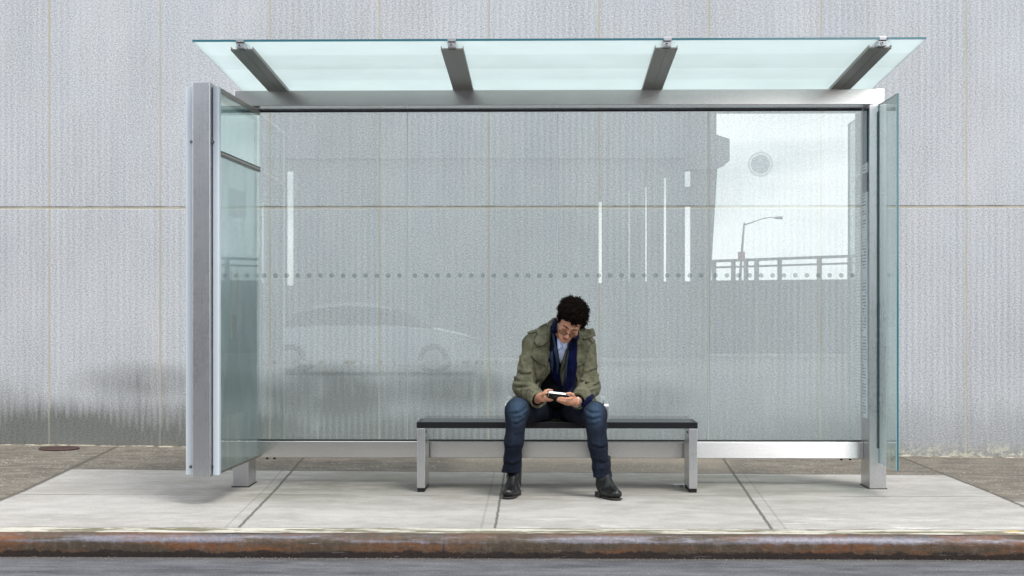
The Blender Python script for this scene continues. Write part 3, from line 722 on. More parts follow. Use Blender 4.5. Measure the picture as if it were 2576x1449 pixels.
# ------------------------------------------------------------------ signed-distance modelling
class Field:
    def __init__(s, lo, hi, h):
        s.lo = np.array(lo, float); s.h = h; s.n = np.ceil((np.array(hi) - s.lo) / h).astype(int) + 1
        s.f = np.full(s.n, .08, np.float32)
        s.ax = [s.lo[i] + h * np.arange(s.n[i]) for i in range(3)]
    def sub(s, lo, hi, pad):
        a = np.maximum(np.floor((np.array(lo) - pad - s.lo) / s.h).astype(int), 0); b = np.minimum(np.ceil((np.array(hi) + pad - s.lo) / s.h).astype(int) + 1, s.n)
        sl = tuple(slice(a[i], max(b[i], a[i])) for i in range(3))
        P = np.stack(np.broadcast_arrays(s.ax[0][sl[0]][:, None, None], s.ax[1][sl[1]][None, :, None], s.ax[2][sl[2]][None, None, :]), -1)
        return sl, P
    def comb(s, sl, d, k, op):
        f = s.f[sl]; d = d.astype(np.float32)
        if op == 'u':
            h_ = np.maximum(k - np.abs(f - d), 0) / max(k, 1e-6); s.f[sl] = np.minimum(f, d) - h_ * h_ * k * .25
        elif op == 's':
            d = -d; h_ = np.maximum(k - np.abs(f - d), 0) / max(k, 1e-6); s.f[sl] = np.maximum(f, d) + h_ * h_ * k * .25
        elif op == 'i':
            h_ = np.maximum(k - np.abs(f - d), 0) / max(k, 1e-6); s.f[sl] = np.maximum(f, d) + h_ * h_ * k * .25
    def rc(s, a, b, ra, rb, k=.02, op='u', sq=None, wr=None):
        a = np.array(a, float); b = np.array(b, float); rm = max(ra, rb) * 1.4 + k + .03
        sl, P = s.sub(np.minimum(a, b), np.maximum(a, b), rm)
        if P.size == 0: return
        ab = b - a; pa = P - a; t_ = np.clip((pa @ ab) / (ab @ ab + 1e-9), 0, 1); q = pa - t_[..., None] * ab
        if sq is not None: q = q / np.array(sq)
        r = ra + (rb - ra) * t_
        if wr is not None: r = r + wr(t_, P)
        s.comb(sl, np.linalg.norm(q, axis=-1) - r, k, op)
    def ell(s, c, rad, M=None, k=.02, op='u'):
        c = np.array(c, float); rad = np.array(rad, float); sl, P = s.sub(c, c, rad.max() + k + .03)
        if P.size == 0: return
        q = P - c
        if M is not None: q = q @ np.array(M)   # columns of M are the local axes
        k0 = np.linalg.norm(q / rad, axis=-1); k1 = np.linalg.norm(q / rad ** 2, axis=-1) + 1e-9
        s.comb(sl, k0 * (k0 - 1) / k1, k, op)
    def box(s, c, half, M=None, r=.005, k=.01, op='u'):
        c = np.array(c, float); half = np.array(half, float); sl, P = s.sub(c, c, np.linalg.norm(half) + k + .03)
        if P.size == 0: return
        q = P - c
        if M is not None: q = q @ np.array(M)
        q = np.abs(q) - (half - r)
        s.comb(sl, np.linalg.norm(np.maximum(q, 0), axis=-1) + np.minimum(q.max(-1), 0) - r, k, op)
    def poly(s, pts, y0, y1, k=.004, op='s'):    # prism over an (x,z) polygon between two depths
        P2 = np.stack(np.broadcast_arrays(s.ax[0][:, None], s.ax[2][None, :]), -1); d = np.full(P2.shape[:2], 1e9); sg = np.ones(P2.shape[:2]); n = len(pts)
        for i in range(n):
            a = np.array(pts[i]); b = np.array(pts[(i + 1) % n]); e = b - a; w = P2 - a
            t_ = np.clip((w @ e) / (e @ e), 0, 1); q = w - t_[..., None] * e; d = np.minimum(d, (q ** 2).sum(-1))
            c1 = P2[..., 1] >= a[1]; c2 = P2[..., 1] < b[1]; c3 = e[0] * w[..., 1] > e[1] * w[..., 0]
            fl = (c1 & c2 & c3) | (~c1 & ~c2 & ~c3); sg = np.where(fl, -sg, sg)
        d = np.sqrt(d) * sg; Y = s.ax[1]; dy = np.maximum(y0 - Y, Y - y1)
        D = np.maximum(d[:, None, :], dy[None, :, None]); s.comb((slice(None),) * 3, D, k, op)
    def noise(s, amp, freq, seed=0, aniso=(1, 1, 1)):
        r_ = np.random.default_rng(seed); X, Y, Z = s.ax; acc = 0
        for i in range(10):
            k_ = r_.normal(size=3) * freq * np.array(aniso); ph = r_.uniform(0, 6.28)
            acc = acc + np.sin(k_[0] * X[:, None, None] + k_[1] * Y[None, :, None] + k_[2] * Z[None, None, :] + ph)
        s.f += (acc * amp / 3.2).astype(np.float32)
    def front(s):                                # y of the first surface seen from the street side, holes filled
        ins = s.f < 0; hit = ins.any(1); idx = ins.argmax(1)
        i0 = np.maximum(idx - 1, 0); I, K = np.indices(idx.shape); f0 = s.f[I, i0, K]; f1 = s.f[I, idx, K]
        tt_ = np.where(np.abs(f0 - f1) > 1e-9, f0 / (f0 - f1 + 1e-9), 0); yy = s.lo[1] + s.h * (i0 + np.clip(tt_, 0, 1)); yy = np.where(hit, yy, np.nan)
        for _ in range(14):
            pad = np.pad(yy, 1, constant_values=np.nan); st = np.stack([pad[:-2, 1:-1], pad[2:, 1:-1], pad[1:-1, :-2], pad[1:-1, 2:]])
            cnt = (~np.isnan(st)).sum(0); m = np.nansum(st, 0) / np.maximum(cnt, 1); yy = np.where(np.isnan(yy) & (cnt > 0), m, yy)
        return yy
    def mesh(s):
        f = s.f; n = np.array(f.shape) - 1; ins = f < 0
        cnt = sum(ins[i:n[0] + i, j:n[1] + j, k:n[2] + k].astype(np.int8) for i in (0, 1) for j in (0, 1) for k in (0, 1))
        act = (cnt > 0) & (cnt < 8); C = np.argwhere(act); idm = np.full(act.shape, -1, np.int64); idm[act] = np.arange(len(C))
        cs = [(i, j, k) for i in (0, 1) for j in (0, 1) for k in (0, 1)]; acc = np.zeros((len(C), 3)); num = np.zeros(len(C))
        vals = {c: f[C[:, 0] + c[0], C[:, 1] + c[1], C[:, 2] + c[2]].astype(float) for c in cs}
        for a in cs:
            for ax in range(3):
                if a[ax] == 0:
                    b = list(a); b[ax] = 1; b = tuple(b); va, vb = vals[a], vals[b]; m = (va < 0) != (vb < 0)
                    t_ = np.where(m, va / (va - vb + 1e-12), 0); p = np.tile(np.array(a, float), (len(C), 1)); p[:, ax] += t_; acc[m] += p[m]; num[m] += 1
        Vt = s.lo + s.h * (C + acc / num[:, None]); faces = []
        for ax in range(3):
            o1, o2 = [(1, 2), (2, 0), (0, 1)][ax]; sa = [slice(None)] * 3; sb = [slice(None)] * 3; sa[ax] = slice(0, -1); sb[ax] = slice(1, None)
            A = ins[tuple(sa)]; B = ins[tuple(sb)]; E = np.argwhere(A != B); E = E[(E[:, o1] > 0) & (E[:, o2] > 0) & (E[:, o1] < n[o1]) & (E[:, o2] < n[o2])]
            if len(E) == 0: continue
            d1 = np.zeros(3, int); d1[o1] = 1; d2 = np.zeros(3, int); d2[o2] = 1
            q = [idm[tuple((E - x).T)] for x in (0 * d1, d1, d1 + d2, d2)]; Q = np.stack(q, 1); fl = ~A[tuple(E.T)]; Q[fl] = Q[fl][:, ::-1]; faces.append(Q)
        Q = np.concatenate(faces); Q = Q[(Q >= 0).all(1)]
        # two light smoothing passes
        for _ in range(2):
            S = np.zeros_like(Vt); N_ = np.zeros(len(Vt))
            for i in range(4):
                a, b = Q[:, i], Q[:, (i + 1) % 4]; np.add.at(S, a, Vt[b]); np.add.at(N_, a, 1); np.add.at(S, b, Vt[a]); np.add.at(N_, b, 1)
            Vt = Vt * .55 + .45 * S / np.maximum(N_, 1)[:, None]
        return Vt, Q[:, ::-1]
def sdf_obj(name, fld, mat, parent=None, origin=None):
    Vt, Q = fld.mesh(); pl = worldloc(parent) if parent is not None else Vector((0, 0, 0)); og = Vector(origin) if origin is not None else pl
    me = bpy.data.meshes.new(name); me.vertices.add(len(Vt)); me.vertices.foreach_set('co', (Vt - np.array(og)).astype(np.float32).ravel())
    me.loops.add(len(Q) * 4); me.loops.foreach_set('vertex_index', Q.astype(np.int32).ravel()); me.polygons.add(len(Q))
    me.polygons.foreach_set('loop_start', np.arange(0, len(Q) * 4, 4, dtype=np.int32)); me.polygons.foreach_set('loop_total', np.full(len(Q), 4, np.int32))
    me.materials.append(mat); me.update(calc_edges=True); me.validate(); me.polygons.foreach_set('use_smooth', np.ones(len(me.polygons), dtype=bool))
    o = bpy.data.objects.new(name, me); link(o, parent); o.location = og - pl; return o

# ------------------------------------------------------------------ MAN ON THE BENCH
def C1(x, y): return ((1820 + x / 2.898) / 1.4757, (1060 + y / 2.898) / 1.4757)      # notes taken on the enlarged view of the torso
def C6(x, y): return ((1960 + x / 9.908) / 1.4757, (1420 + y / 9.908) / 1.4757)      # ... and of the hands
def P1(x, y, Y): return W(*C1(x, y), Y)
def P6(x, y, Y): return W(*C6(x, y), Y)

t = T_("skin"); n = t.noise(t.ovec(), 60, 4); n2 = t.noise(t.ovec(), 9, 3)
sk = t.mix(n2, (.37, .18, .112), (.42, .21, .135)); sk = t.mul(sk, .95 + n * .1)
M_skin = t.done(t.pri(col=sk, rough=.5, spec=.35, nor=t.bump(n, .15, .002)))
def cloth(name, c1, c2, scale=14, weave=700, rough=.92, b=.5, fold=0.0):
    t = T_(name); p = t.ovec(); n = t.noise(p, scale, 5, .65); w = t.noise(p, weave, 2, .6)
    col = t.mul(t.mix(t.ss(n, .35, .68), c1, c2), .86 + w * .28)
    h = w * .25 + t.noise(p, 26, 4, .6, .8) * fold
    return t.done(t.pri(col=col, rough=rough, spec=.08, sheen=.02, nor=t.bump(h, b, .008)))
M_khaki = cloth("olive_canvas", (.070, .069, .045), (.130, .127, .086), 12, 600, .9, .6, 1.0)
M_khaki_d = cloth("olive_canvas_seam", (.055, .055, .036), (.09, .088, .058), 14, 600, .9, .5, .5)
M_dark = cloth("black_knit", (.004, .0045, .007), (.008, .0085, .012), 14, 500, .95, .4)
M_scarf = cloth("navy_wool", (.0016, .0026, .017), (.0028, .0048, .030), 18, 400, .95, .6, .6)
M_slate = cloth("slate_wool", (.020, .033, .056), (.034, .053, .085), 18, 400, .95, .6, .6)
def jeans_material():
    t = T_("denim"); x, y, z = t.pos(); p = t.ovec(); n = t.noise(p, 16, 5, .65); w = t.noise(t.vec(x * 2, y * 2, z * .35), 420, 2, .6)
    base = t.mul(t.mix(n, (.0032, .0054, .0120), (.0066, .0105, .0215)), .75 + w * .5)
    kL, kR = W(1303, 1020, 10.2), W(1497, 1030, 10.2); f = None
    for q in (kL, kR):
        dx = (x - q.x) / .085; dz = (z - q.z + .02) / .13; dy = (y - 10.16) / .20
        m = t.ss(t.math('SQRT', dx * dx + dz * dz + dy * dy) + (n - .5) * .55, 1.0, .10); f = m if f is None else t.math('MAXIMUM', f, m)
    streak = t.noise(t.vec(x * 60, y * 8, z * 5), 1.0, 3)
    shin = t.ss(t.noise(t.vec(x * 26, 0, z * 3), 1.0, 3), .5, .75) * t.ss(z, .60, .2) * .16
    col = t.mix(t.math('MINIMUM', f * (.55 + streak * .5) + shin, 1), base, t.mul((.033, .060, .100), .5 + w * 1.0))
    return t.done(t.pri(col=col, rough=.9, spec=.2, nor=t.bump(w * .3 + t.noise(p, 24, 4, .6, .6), .5, .008)))
M_denim = jeans_material()
t = T_("black_leather"); n = t.noise(t.ovec(), 40, 4, .6)
M_boot = t.done(t.pri(col=(.005, .005, .0055), rough=.28 + n * .2, spec=.4, nor=t.bump(n, .25, .004)))
M_sole = plain("boot_sole", (.02, .018, .017), .7)
t = T_("curly_hair"); n = t.noise(t.ovec(), 90, 3); M_hair = t.done(t.pri(col=t.mix(n, (.002, .0015, .001), (.010, .005, .0035)), rough=.7, spec=.1))
t = T_("check_shirt"); x, y, z = t.opos()
sx = t.math('FRACT', (x + z * .18) / .014); sz = t.math('FRACT', (z - x * .18) / .014)
ln = t.math('MAXIMUM', t.ss(t.math('ABSOLUTE', sx - .5), .12, .06), t.ss(t.math('ABSOLUTE', sz - .5), .12, .06))
M_shirt = t.done(t.pri(col=t.mix(ln * .55, (.46, .52, .72), (.20, .24, .46)), rough=.85, nor=t.bump(t.noise(t.ovec(), 40, 4), .5, .006)))

SL, SR = W(1343, 868, 10.57), W(1470, 874, 10.56)
EL, ER = W(1318, 970, 10.47), W(1481, 973, 10.46)
WL, WR = W(1352, 1004, 10.25), W(1456, 1007, 10.24)
CH, WA, PE = W(1407, 880, 10.60), W(1402, 985, 10.72), W(1398, 1030, 10.76)
NB = W(1414, 842, 10.57)
KL, KR = W(1300.5, 1032, 10.20), W(1497, 1040, 10.20)
AL, AR = W(1292, 1205, 10.295), W(1519, 1205, 10.240)
HM = Matrix.Rotation(R(19), 3, 'Y') @ Matrix.Rotation(R(9), 3, 'Z') @ Matrix.Rotation(R(40), 3, 'X')
HC = W(1435, 808, 10.36)
def hp(x, y, z): return HC + HM @ Vector((x, y, z))
HMn = np.array(HM)

bf = Field((-.36, 9.97, .02), (.50, 10.98, 1.27), .0036)
# trunk and limbs (beneath the clothes)
bf.rc(CH, WA, .105, .10, .04); bf.rc(WA, PE, .10, .115, .04); bf.rc(SL + Vector((.03, 0, 0)), SR - Vector((.03, 0, 0)), .05, .05, .04)
for S_, E_, W_ in ((SL, EL, WL), (SR, ER, WR)):
    bf.rc(S_, E_, .05, .042, .03); bf.rc(E_, W_, .040, .027, .02)
for s_, K_, A_ in ((-1, KL, AL), (1, KR, AR)):
    hp_ = PE + Vector((s_ * .085, 0, .0)); bf.rc(hp_, K_, .085, .055, .04); bf.rc(K_, A_, .053, .030, .03)
    ft = A_ + Vector((s_ * .004, -.01, 0)); ft.z = .07; bf.rc(A_, ft, .030, .026, .02); f2 = ft + Vector((s_ * (-.008 if s_ < 0 else .035), -.10, -.03)); bf.rc(ft, f2, .026, .018, .01)
# neck and head
bf.rc(NB + Vector((0, .03, -.03)), hp(0, .025, -.05), .060, .054, .03)
bf.ell(hp(0, .012, .045), (.075, .095, .088), HMn, .02)
bf.ell(hp(0, -.035, -.005), (.064, .060, .075), HMn, .02)
bf.rc(hp(0, -.035, -.045), hp(0, -.078, -.098), .050, .021, .025)
for s_ in (-1, 1):
    bf.rc(hp(s_ * .048, .0, -.045), hp(s_ * .018, -.070, -.092), .020, .018, .02)     # jaw line
    bf.ell(hp(s_ * .043, -.070, -.028), (.022, .018, .018), HMn, .018)                # cheekbone
    bf.ell(hp(s_ * .078, .012, -.008), (.008, .018, .031), HMn, .006)                 # ear
    bf.ell(hp(s_ * .083, .006, -.006), (.006, .009, .017), HMn, .003, 's')
    bf.ell(hp(s_ * .031, -.104, .002), (.018, .014, .010), HMn, .010, 's')            # socket
    bf.ell(hp(s_ * .031, -.083, .000), (.015, .013, .011), HMn, .004)                 # lowered lid over the eyeball
    bf.rc(hp(s_ * .010, -.096, .021), hp(s_ * .046, -.083, .020), .007, .006, .010)   # brow
    bf.ell(hp(s_ * .0115, -.108, -.040), (.0085, .009, .007), HMn, .006)              # nostril wing
bf.rc(hp(0, -.092, .012), hp(0, -.116, -.034), .0075, .0125, .010)
bf.ell(hp(0, -.119, -.037), (.0125, .010, .009), HMn, .005)
bf.rc(hp(-.018, -.094, -.0645), hp(.018, -.094, -.0645), .0060, .0060, .006)
bf.rc(hp(-.015, -.094, -.0735), hp(.015, -.094, -.0735), .0065, .0065, .005)
bf.rc(hp(-.022, -.1015, -.069), hp(.022, -.1015, -.069), .0022, .0022, .002, 's')
bf.ell(hp(0, -.090, -.098), (.017, .013, .013), HMn, .012)
# hands: palm, four fingers and a thumb each
def chain(pts, rs, k=.003):
    for i in range(len(pts) - 1): bf.rc(pts[i], pts[i + 1], rs[i], rs[i + 1], k if i else .006)
# his left hand (picture right): palm behind the right end of the phone, fingers under the back, thumb on the edge
HR = P6(1640, 640, 10.145)
bf.rc(WR, P6(1740, 700, 10.18), .027, .026, .012)
bf.rc(P6(1740, 690, 10.18), P6(1560, 560, 10.13), .024, .019, .012); bf.rc(P6(1740, 740, 10.18), P6(1500, 720, 10.13), .024, .017, .014)
bf.ell(P6(1620, 660, 10.145), (.027, .019, .026), None, .012)
chain([P6(1540, 590, 10.115), P6(1400, 600, 10.095), P6(1230, 575, 10.098), P6(1125, 572, 10.106)], [.0105, .0092, .0082, .0070])
chain([P6(1500, 680, 10.118), P6(1350, 680, 10.096), P6(1200, 655, 10.100), P6(1090, 628, 10.108)], [.0105, .0092, .0082, .0070])
chain([P6(1490, 760, 10.130), P6(1340, 735, 10.112), P6(1190, 700, 10.116), P6(1080, 660, 10.126)], [.0100, .0088, .0078, .0066])
chain([P6(1500, 810, 10.150), P6(1370, 780, 10.135), P6(1260, 740, 10.138), P6(1180, 705, 10.146)], [.0090, .0080, .0070, .0060])
chain([P6(1690, 560, 10.155), P6(1640, 450, 10.125), P6(1540, 405, 10.108), P6(1430, 408, 10.100)], [.0130, .0115, .0100, .0085])
# his right hand (picture left): index over the top edge, thumb tip towards the screen, the rest below
bf.rc(WL, P6(430, 520, 10.19), .027, .024, .012)
bf.ell(P6(500, 530, 10.165), (.021, .020, .030), None, .014); bf.ell(P6(560, 590, 10.16), (.022, .018, .020), None, .012)
chain([P6(560, 430, 10.150), P6(640, 320, 10.150), P6(760, 275, 10.158), P6(890, 292, 10.170)], [.0110, .0098, .0085, .0072])
chain([P6(520, 470, 10.135), P6(590, 410, 10.118), P6(660, 380, 10.112), P6(700, 372, 10.116)], [.0120, .0105, .0090, .0075])
chain([P6(600, 560, 10.150), P6(700, 600, 10.140), P6(800, 628, 10.140), P6(900, 640, 10.146)], [.0100, .0088, .0078, .0066])
chain([P6(570, 610, 10.160), P6(680, 640, 10.155), P6(780, 655, 10.155), P6(860, 655, 10.160)], [.0100, .0088, .0078, .0066])
chain([P6(540, 640, 10.170), P6(600, 668, 10.168), P6(680, 670, 10.170)], [.0095, .0080, .0066])
person = sdf_obj("person", bf, M_skin, None, (.06, 10.5, 0))
tag(person, "seated man in an olive field jacket, navy scarf and jeans, head bowed over a phone", "person")

# ---- sweater
sf = Field((-.25, 10.30, .42), (.40, 11.0, 1.12), .006)
sf.rc(CH + Vector((0, -.005, 0)), WA, .118, .125, .04, sq=(1.15, 1, 1)); sf.rc(WA, PE, .125, .13, .04, sq=(1.2, 1, 1)); sf.rc(SL + Vector((.04, 0, 0)), SR - Vector((.04, 0, 0)), .05, .05, .04)
sf.rc(WA, W(1400, 1000, 10.58), .10, .06, .05)
for E_, W_ in ((EL, WL), (ER, WR)):             # dark inner cuffs are added to the field below
    pass
sf.noise(.003, 22, 3); sf.poly([(-.6, -.2), (.8, -.2), (.8, W(1400, 1046, 10.5).z), (-.6, W(1400, 1046, 10.5).z)], 9, 12, .01, 's')
sdf_obj("sweater", sf, M_dark, person)

# ---- jacket
jf = Field((-.36, 10.08, .44), (.46, 11.02, 1.16), .0046)
def folds(fr, am, ph=0, side=0.0):
    def g(t_, P): return am * np.sin(fr * t_ + ph + 26 * (P[..., 0] * .6 + P[..., 2])) * (0.4 + .6 * np.sin(3.1 * t_ + .2) ** 2)
    return g
jf.rc(CH, WA, .138, .148, .05, sq=(1.14, 1, 1), wr=folds(6, .004)); jf.rc(WA, PE, .148, .165, .05, sq=(1.28, 1, 1), wr=folds(5, .004, 1))
jf.rc(SL, SR, .072, .070, .05)
jf.rc(SL + Vector((.02, .02, .02)), W(1392, 832, 10.66), .06, .05, .05); jf.rc(SR + Vector((-.02, .02, .02)), W(1432, 836, 10.66), .06, .05, .05)
jf.rc(W(1378, 905, 10.50), W(1372, 985, 10.56), .062, .075, .04); jf.rc(W(1440, 905, 10.50), W(1446, 985, 10.56), .066, .078, .04)
# skirt of the jacket spread on the seat
jf.ell(W(1394, 1012, 10.74), (.285, .15, .085), None, .04)
jf.rc(W(1300, 1012, 10.66), W(1330, 1000, 10.66), .035, .05, .03)
jf.poly([(p_.x, p_.z) for p_ in [W(u, v, 10.5) for u, v in ((1396, 780), (1384, 860), (1382, 938), (1358, 968), (1352, 1000), (1360, 1060), (1432, 1060), (1424, 990), (1412, 950), (1414, 905), (1430, 860), (1436, 780))]], 9.9, 10.66, .010, 's')
for S_, E_, W_, s_ in ((SL, EL, WL, -1), (SR, ER, WR, 1)):
    jf.rc(S_, E_, .074, .064, .035, wr=folds(15, .0052, s_)); jf.rc(E_, W_, .066, .052, .03, wr=folds(24, .0060, 2 * s_))
    jf.rc(E_ + Vector((s_ * .012, .02, -.012)), E_ + Vector((0, -.05, -.01)), .055, .055, .03)
    d_ = (W_ - E_).normalized(); jf.rc(W_ - d_ * .03, W_ + d_ * .012, .049, .056, .012)                 # cuff flare
jf.noise(.0042, 34, 5, (1, 1, .75)); jf.noise(.0018, 80, 8)
for S_, E_, W_, s_ in ((SL, EL, WL, -1), (SR, ER, WR, 1)):
    d_ = (W_ - E_).normalized(); c = W_ + d_ * .060; jf.box(c, (.09, .09, .035), d_.to_track_quat('Z', 'Y').to_matrix(), .003, .003, 's')   # square the cuff off
    jf.rc(W_ - d_ * .02, W_ + d_ * .06, .040, .046, .004, 's')
jfr = jf.front()
def crease(pts, r_=.007, dep=.0, op='u', k=.014):
    q_ = []
    for x_, y_ in pts:
        p_ = W(*C1(x_, y_), 10.45); i = int(np.clip(round((p_.x - jf.lo[0]) / jf.h), 0, jf.n[0] - 1)); kk_ = int(np.clip(round((p_.z - jf.lo[2]) / jf.h), 0, jf.n[2] - 1))
        yy = jfr[i, kk_]
        if not np.isfinite(yy): continue
        q_.append((p_.x, yy + dep, p_.z))
    for a, b in zip(q_, q_[1:]):
        if abs(a[1] - b[1]) < .08: jf.rc(a, b, r_, r_ * .8, k, op)
for L_ in ([(262, 985), (330, 1000), (420, 990), (465, 1010)], [(258, 1050), (330, 1065), (420, 1050), (470, 1075)], [(290, 1120), (350, 1110), (430, 1100), (480, 1120)], [(300, 900), (350, 930), (430, 925)], [(320, 760), (350, 850), (360, 900)],
           [(975, 1010), (1040, 1030), (1110, 1000), (1165, 960)], [(960, 1055), (1040, 1075), (1120, 1050), (1165, 1030)], [(960, 1120), (1030, 1120), (1100, 1100), (1150, 1090)], [(1020, 920), (1080, 900), (1150, 870)], [(1060, 700), (1090, 780), (1100, 850)],
           [(480, 870), (520, 940), (545, 1010)], [(500, 1010), (540, 960), (590, 900)], [(520, 560), (560, 600), (610, 610)], [(880, 900), (930, 960), (950, 1030)]): crease(L_)
for L_ in ([(262, 1018), (330, 1033), (420, 1020), (468, 1042)], [(262, 1085), (335, 1092), (425, 1076), (476, 1098)], [(302, 940), (360, 962), (440, 956)], [(468, 700), (470, 800), (478, 900), (474, 1000)],
           [(975, 1034), (1040, 1052), (1115, 1024), (1165, 995)], [(960, 1088), (1035, 1098), (1110, 1075), (1155, 1062)], [(1022, 950), (1085, 930), (1152, 905)], [(1020, 760), (1005, 860), (985, 960)], [(945, 950), (950, 1060)]): crease(L_, .006, -.003, 's', .012)
jf.poly([(-.6, .2), (.8, .2), (.8, BZ1 + .004), (-.6, BZ1 + .004)], 9, 12, .006, 's')
jacket = sdf_obj("jacket", jf, M_khaki, person)
# dark sleeves inside the cuffs
for E_, W_ in ((EL, WL), (ER, WR)):
    d_ = (W_ - E_).normalized(); a = W_ - d_ * .02; b = W_ + d_ * .014
    MB().tube([a + (b - a) * k / 4 for k in range(5)], [.041, .041, .040, .038, .030], 20).build("inner_cuff", M_dark, person, smooth=True)

# ---- things laid over the jacket surface, cut to measured outlines
def drape(name, outline, field_y, fld, mat, parent, off=.006, th=.005, step=.009, ripple=None, lift=None, solid=True):
    pts = []; m = len(outline)
    for i in range(m):
        a, b = Vector(outline[i]), Vector(outline[(i + 1) % m]); n_ = max(1, int((b - a).length / step)); pts += [a + (b - a) * k / n_ for k in range(n_)]
    nb = len(pts); xs = [p_.x for p_ in pts]; ys = [p_.y for p_ in pts]
    gx_ = np.arange(min(xs) + step * .5, max(xs), step); gy_ = np.arange(min(ys) + step * .5, max(ys), step)
    for i, a in enumerate(gx_):
        for j, b in enumerate(gy_): pts.append(Vector((a, b)))
    vo, eo, fo, *_ = delaunay_2d_cdt([Vector((p_.x, p_.y)) for p_ in pts], [], [list(range(nb))], 2, 1e-5)
    ny, nz_ = field_y.shape[0], field_y.shape[1]; vs = []
    for p_ in vo:
        i = (p_.x - fld.lo[0]) / fld.h; k = (p_.y - fld.lo[2]) / fld.h; i0 = int(max(0, min(ny - 2, i))); k0 = int(max(0, min(nz_ - 2, k))); fi, fk = i - i0, k - k0
        y = (field_y[i0, k0] * (1 - fi) + field_y[i0 + 1, k0] * fi) * (1 - fk) + (field_y[i0, k0 + 1] * (1 - fi) + field_y[i0 + 1, k0 + 1] * fi) * fk
        if not np.isfinite(y): y = 10.5
        y -= off + (ripple(p_.x, p_.y) if ripple else 0) + (lift(p_.x, p_.y) if lift else 0)
        vs.append((p_.x, y, p_.y))
    fs = [f for f in fo]
    o = mesh_obj(name, vs, fs, mat, parent, smooth=True)
    s_ = o.modifiers.new("th", 'SOLIDIFY'); s_.thickness = th; s_.offset = 0
    return o
def smooth2(a, it):
    a = a.copy(); nanm = np.isnan(a); a[nanm] = 10.6
    for _ in range(it):
        p_ = np.pad(a, 1, mode='edge'); a = (p_[:-2, 1:-1] + p_[2:, 1:-1] + p_[1:-1, :-2] + p_[1:-1, 2:] + 2 * a) / 6
    return a
jy = smooth2(jf.front(), 6)
def OUT(pts, Y): return [(lambda q: (q.x, q.z))(P1(x, y, Y)) for x, y in pts]
# sweater/jacket combined front for the things between the lapels
sy = sf.front(); sxi = np.clip(((jf.ax[0] - sf.lo[0]) / sf.h).round().astype(int), 0, sf.n[0] - 1); szi = np.clip(((jf.ax[2] - sf.lo[2]) / sf.h).round().astype(int), 0, sf.n[2] - 1)
sy2 = sy[sxi][:, szi]; inside_x = (jf.ax[0] > sf.lo[0]) & (jf.ax[0] < sf.ax[0][-1]); sy2 = np.where(np.isnan(sy2), 11, sy2); jraw = jf.front(); jraw = np.where(np.isnan(jraw), 11, jraw)
both = smooth2(np.minimum(jraw, sy2), 10)
inner = smooth2(np.where(sy2 > 10.9, 10.55, sy2), 10)
shirt = drape("shirt", OUT([(700, 500), (870, 560), (860, 620), (835, 700), (790, 780), (752, 838), (735, 770), (722, 680), (702, 590)], 10.45), inner, jf, M_shirt, person, .012, .004)
drape("shirt_collar", OUT([(705, 545), (745, 600), (775, 660), (735, 700), (708, 640)], 10.45), inner, jf, M_shirt, shirt, .020, .004)
drape("shirt_collar", OUT([(870, 580), (855, 640), (800, 700), (775, 650), (820, 600)], 10.45), inner, jf, M_shirt, shirt, .020, .004)
rip = lambda a, c, w: (lambda x, z: a * math.sin((x + .12 * z) * w + c))
scarf = drape("scarf", OUT([(648, 440), (690, 400), (712, 470), (712, 560), (722, 680), (738, 780), (752, 850), (750, 960), (775, 1080), (795, 1150), (720, 1060), (668, 1000), (640, 900), (628, 800), (645, 700), (690, 660), (668, 560)], 10.42), both, jf, M_scarf, person, .016, .014, ripple=rip(.004, 0, 190))
drape("scarf_end", OUT([(925, 540), (930, 700), (930, 860), (915, 1010), (880, 1145), (792, 1160), (800, 980), (812, 830), (838, 690), (862, 610), (885, 575)], 10.42), both, jf, M_scarf, scarf, .020, .016, ripple=rip(.005, 1, 150))
drape("scarf_stripe", OUT([(838, 690), (846, 700), (828, 850), (818, 1000), (808, 1158), (793, 1158), (800, 980), (812, 830)], 10.42), both, jf, M_slate, scarf, .032, .004)
drape("scarf_stripe", OUT([(700, 600), (722, 680), (738, 790), (735, 900), (722, 960), (712, 960), (716, 860), (700, 760), (682, 690)], 10.42), both, jf, M_slate, scarf, .028, .004)
drape("scarf_stripe", OUT([(662, 470), (680, 455), (690, 540), (700, 620), (688, 640), (672, 560)], 10.42), both, jf, M_slate, scarf, .028, .004)
drape("scarf_stripe", OUT([(650, 720), (672, 700), (680, 820), (668, 930), (655, 900), (645, 800)], 10.42), both, jf, M_slate, scarf, .028, .004)
# scarf round the back of the neck
nb = [P1(690, 500, 10.44), P1(688, 430, 10.49), P1(712, 372, 10.56), P1(760, 380, 10.64), P1(860, 420, 10.66), P1(930, 480, 10.58), P1(930, 550, 10.48), P1(905, 600, 10.44)]
sc = []
for i in range(len(nb) - 1):
    for k in range(5): sc.append(nb[i].lerp(nb[i + 1], k / 5))
MB().tube(sc, .017, 12).build("scarf_loop", M_scarf, scarf, smooth=True)
# scarf tail and fringe over the left thigh
mb = MB(); T0 = P1(1085, 1195, 10.26)
tail = [P1(1100, 1190, 10.27), P1(1060, 1225, 10.20), P1(1030, 1270, 10.19), P1(1005, 1320, 10.20)]
mb.tube(tail, [.014, .018, .017, .012], 12)
for k in range(16):
    a = P1(1030 - k * 3.5, 1300 + k * 3, 10.19 + k * .002); mb.tube([a, a + Vector((-.012 - rng.uniform(0, .014), -.004, -.022 - rng.uniform(0, .012)))], [.003, .0018], 5)
mb.build("scarf_tail", M_scarf, scarf, smooth=True)

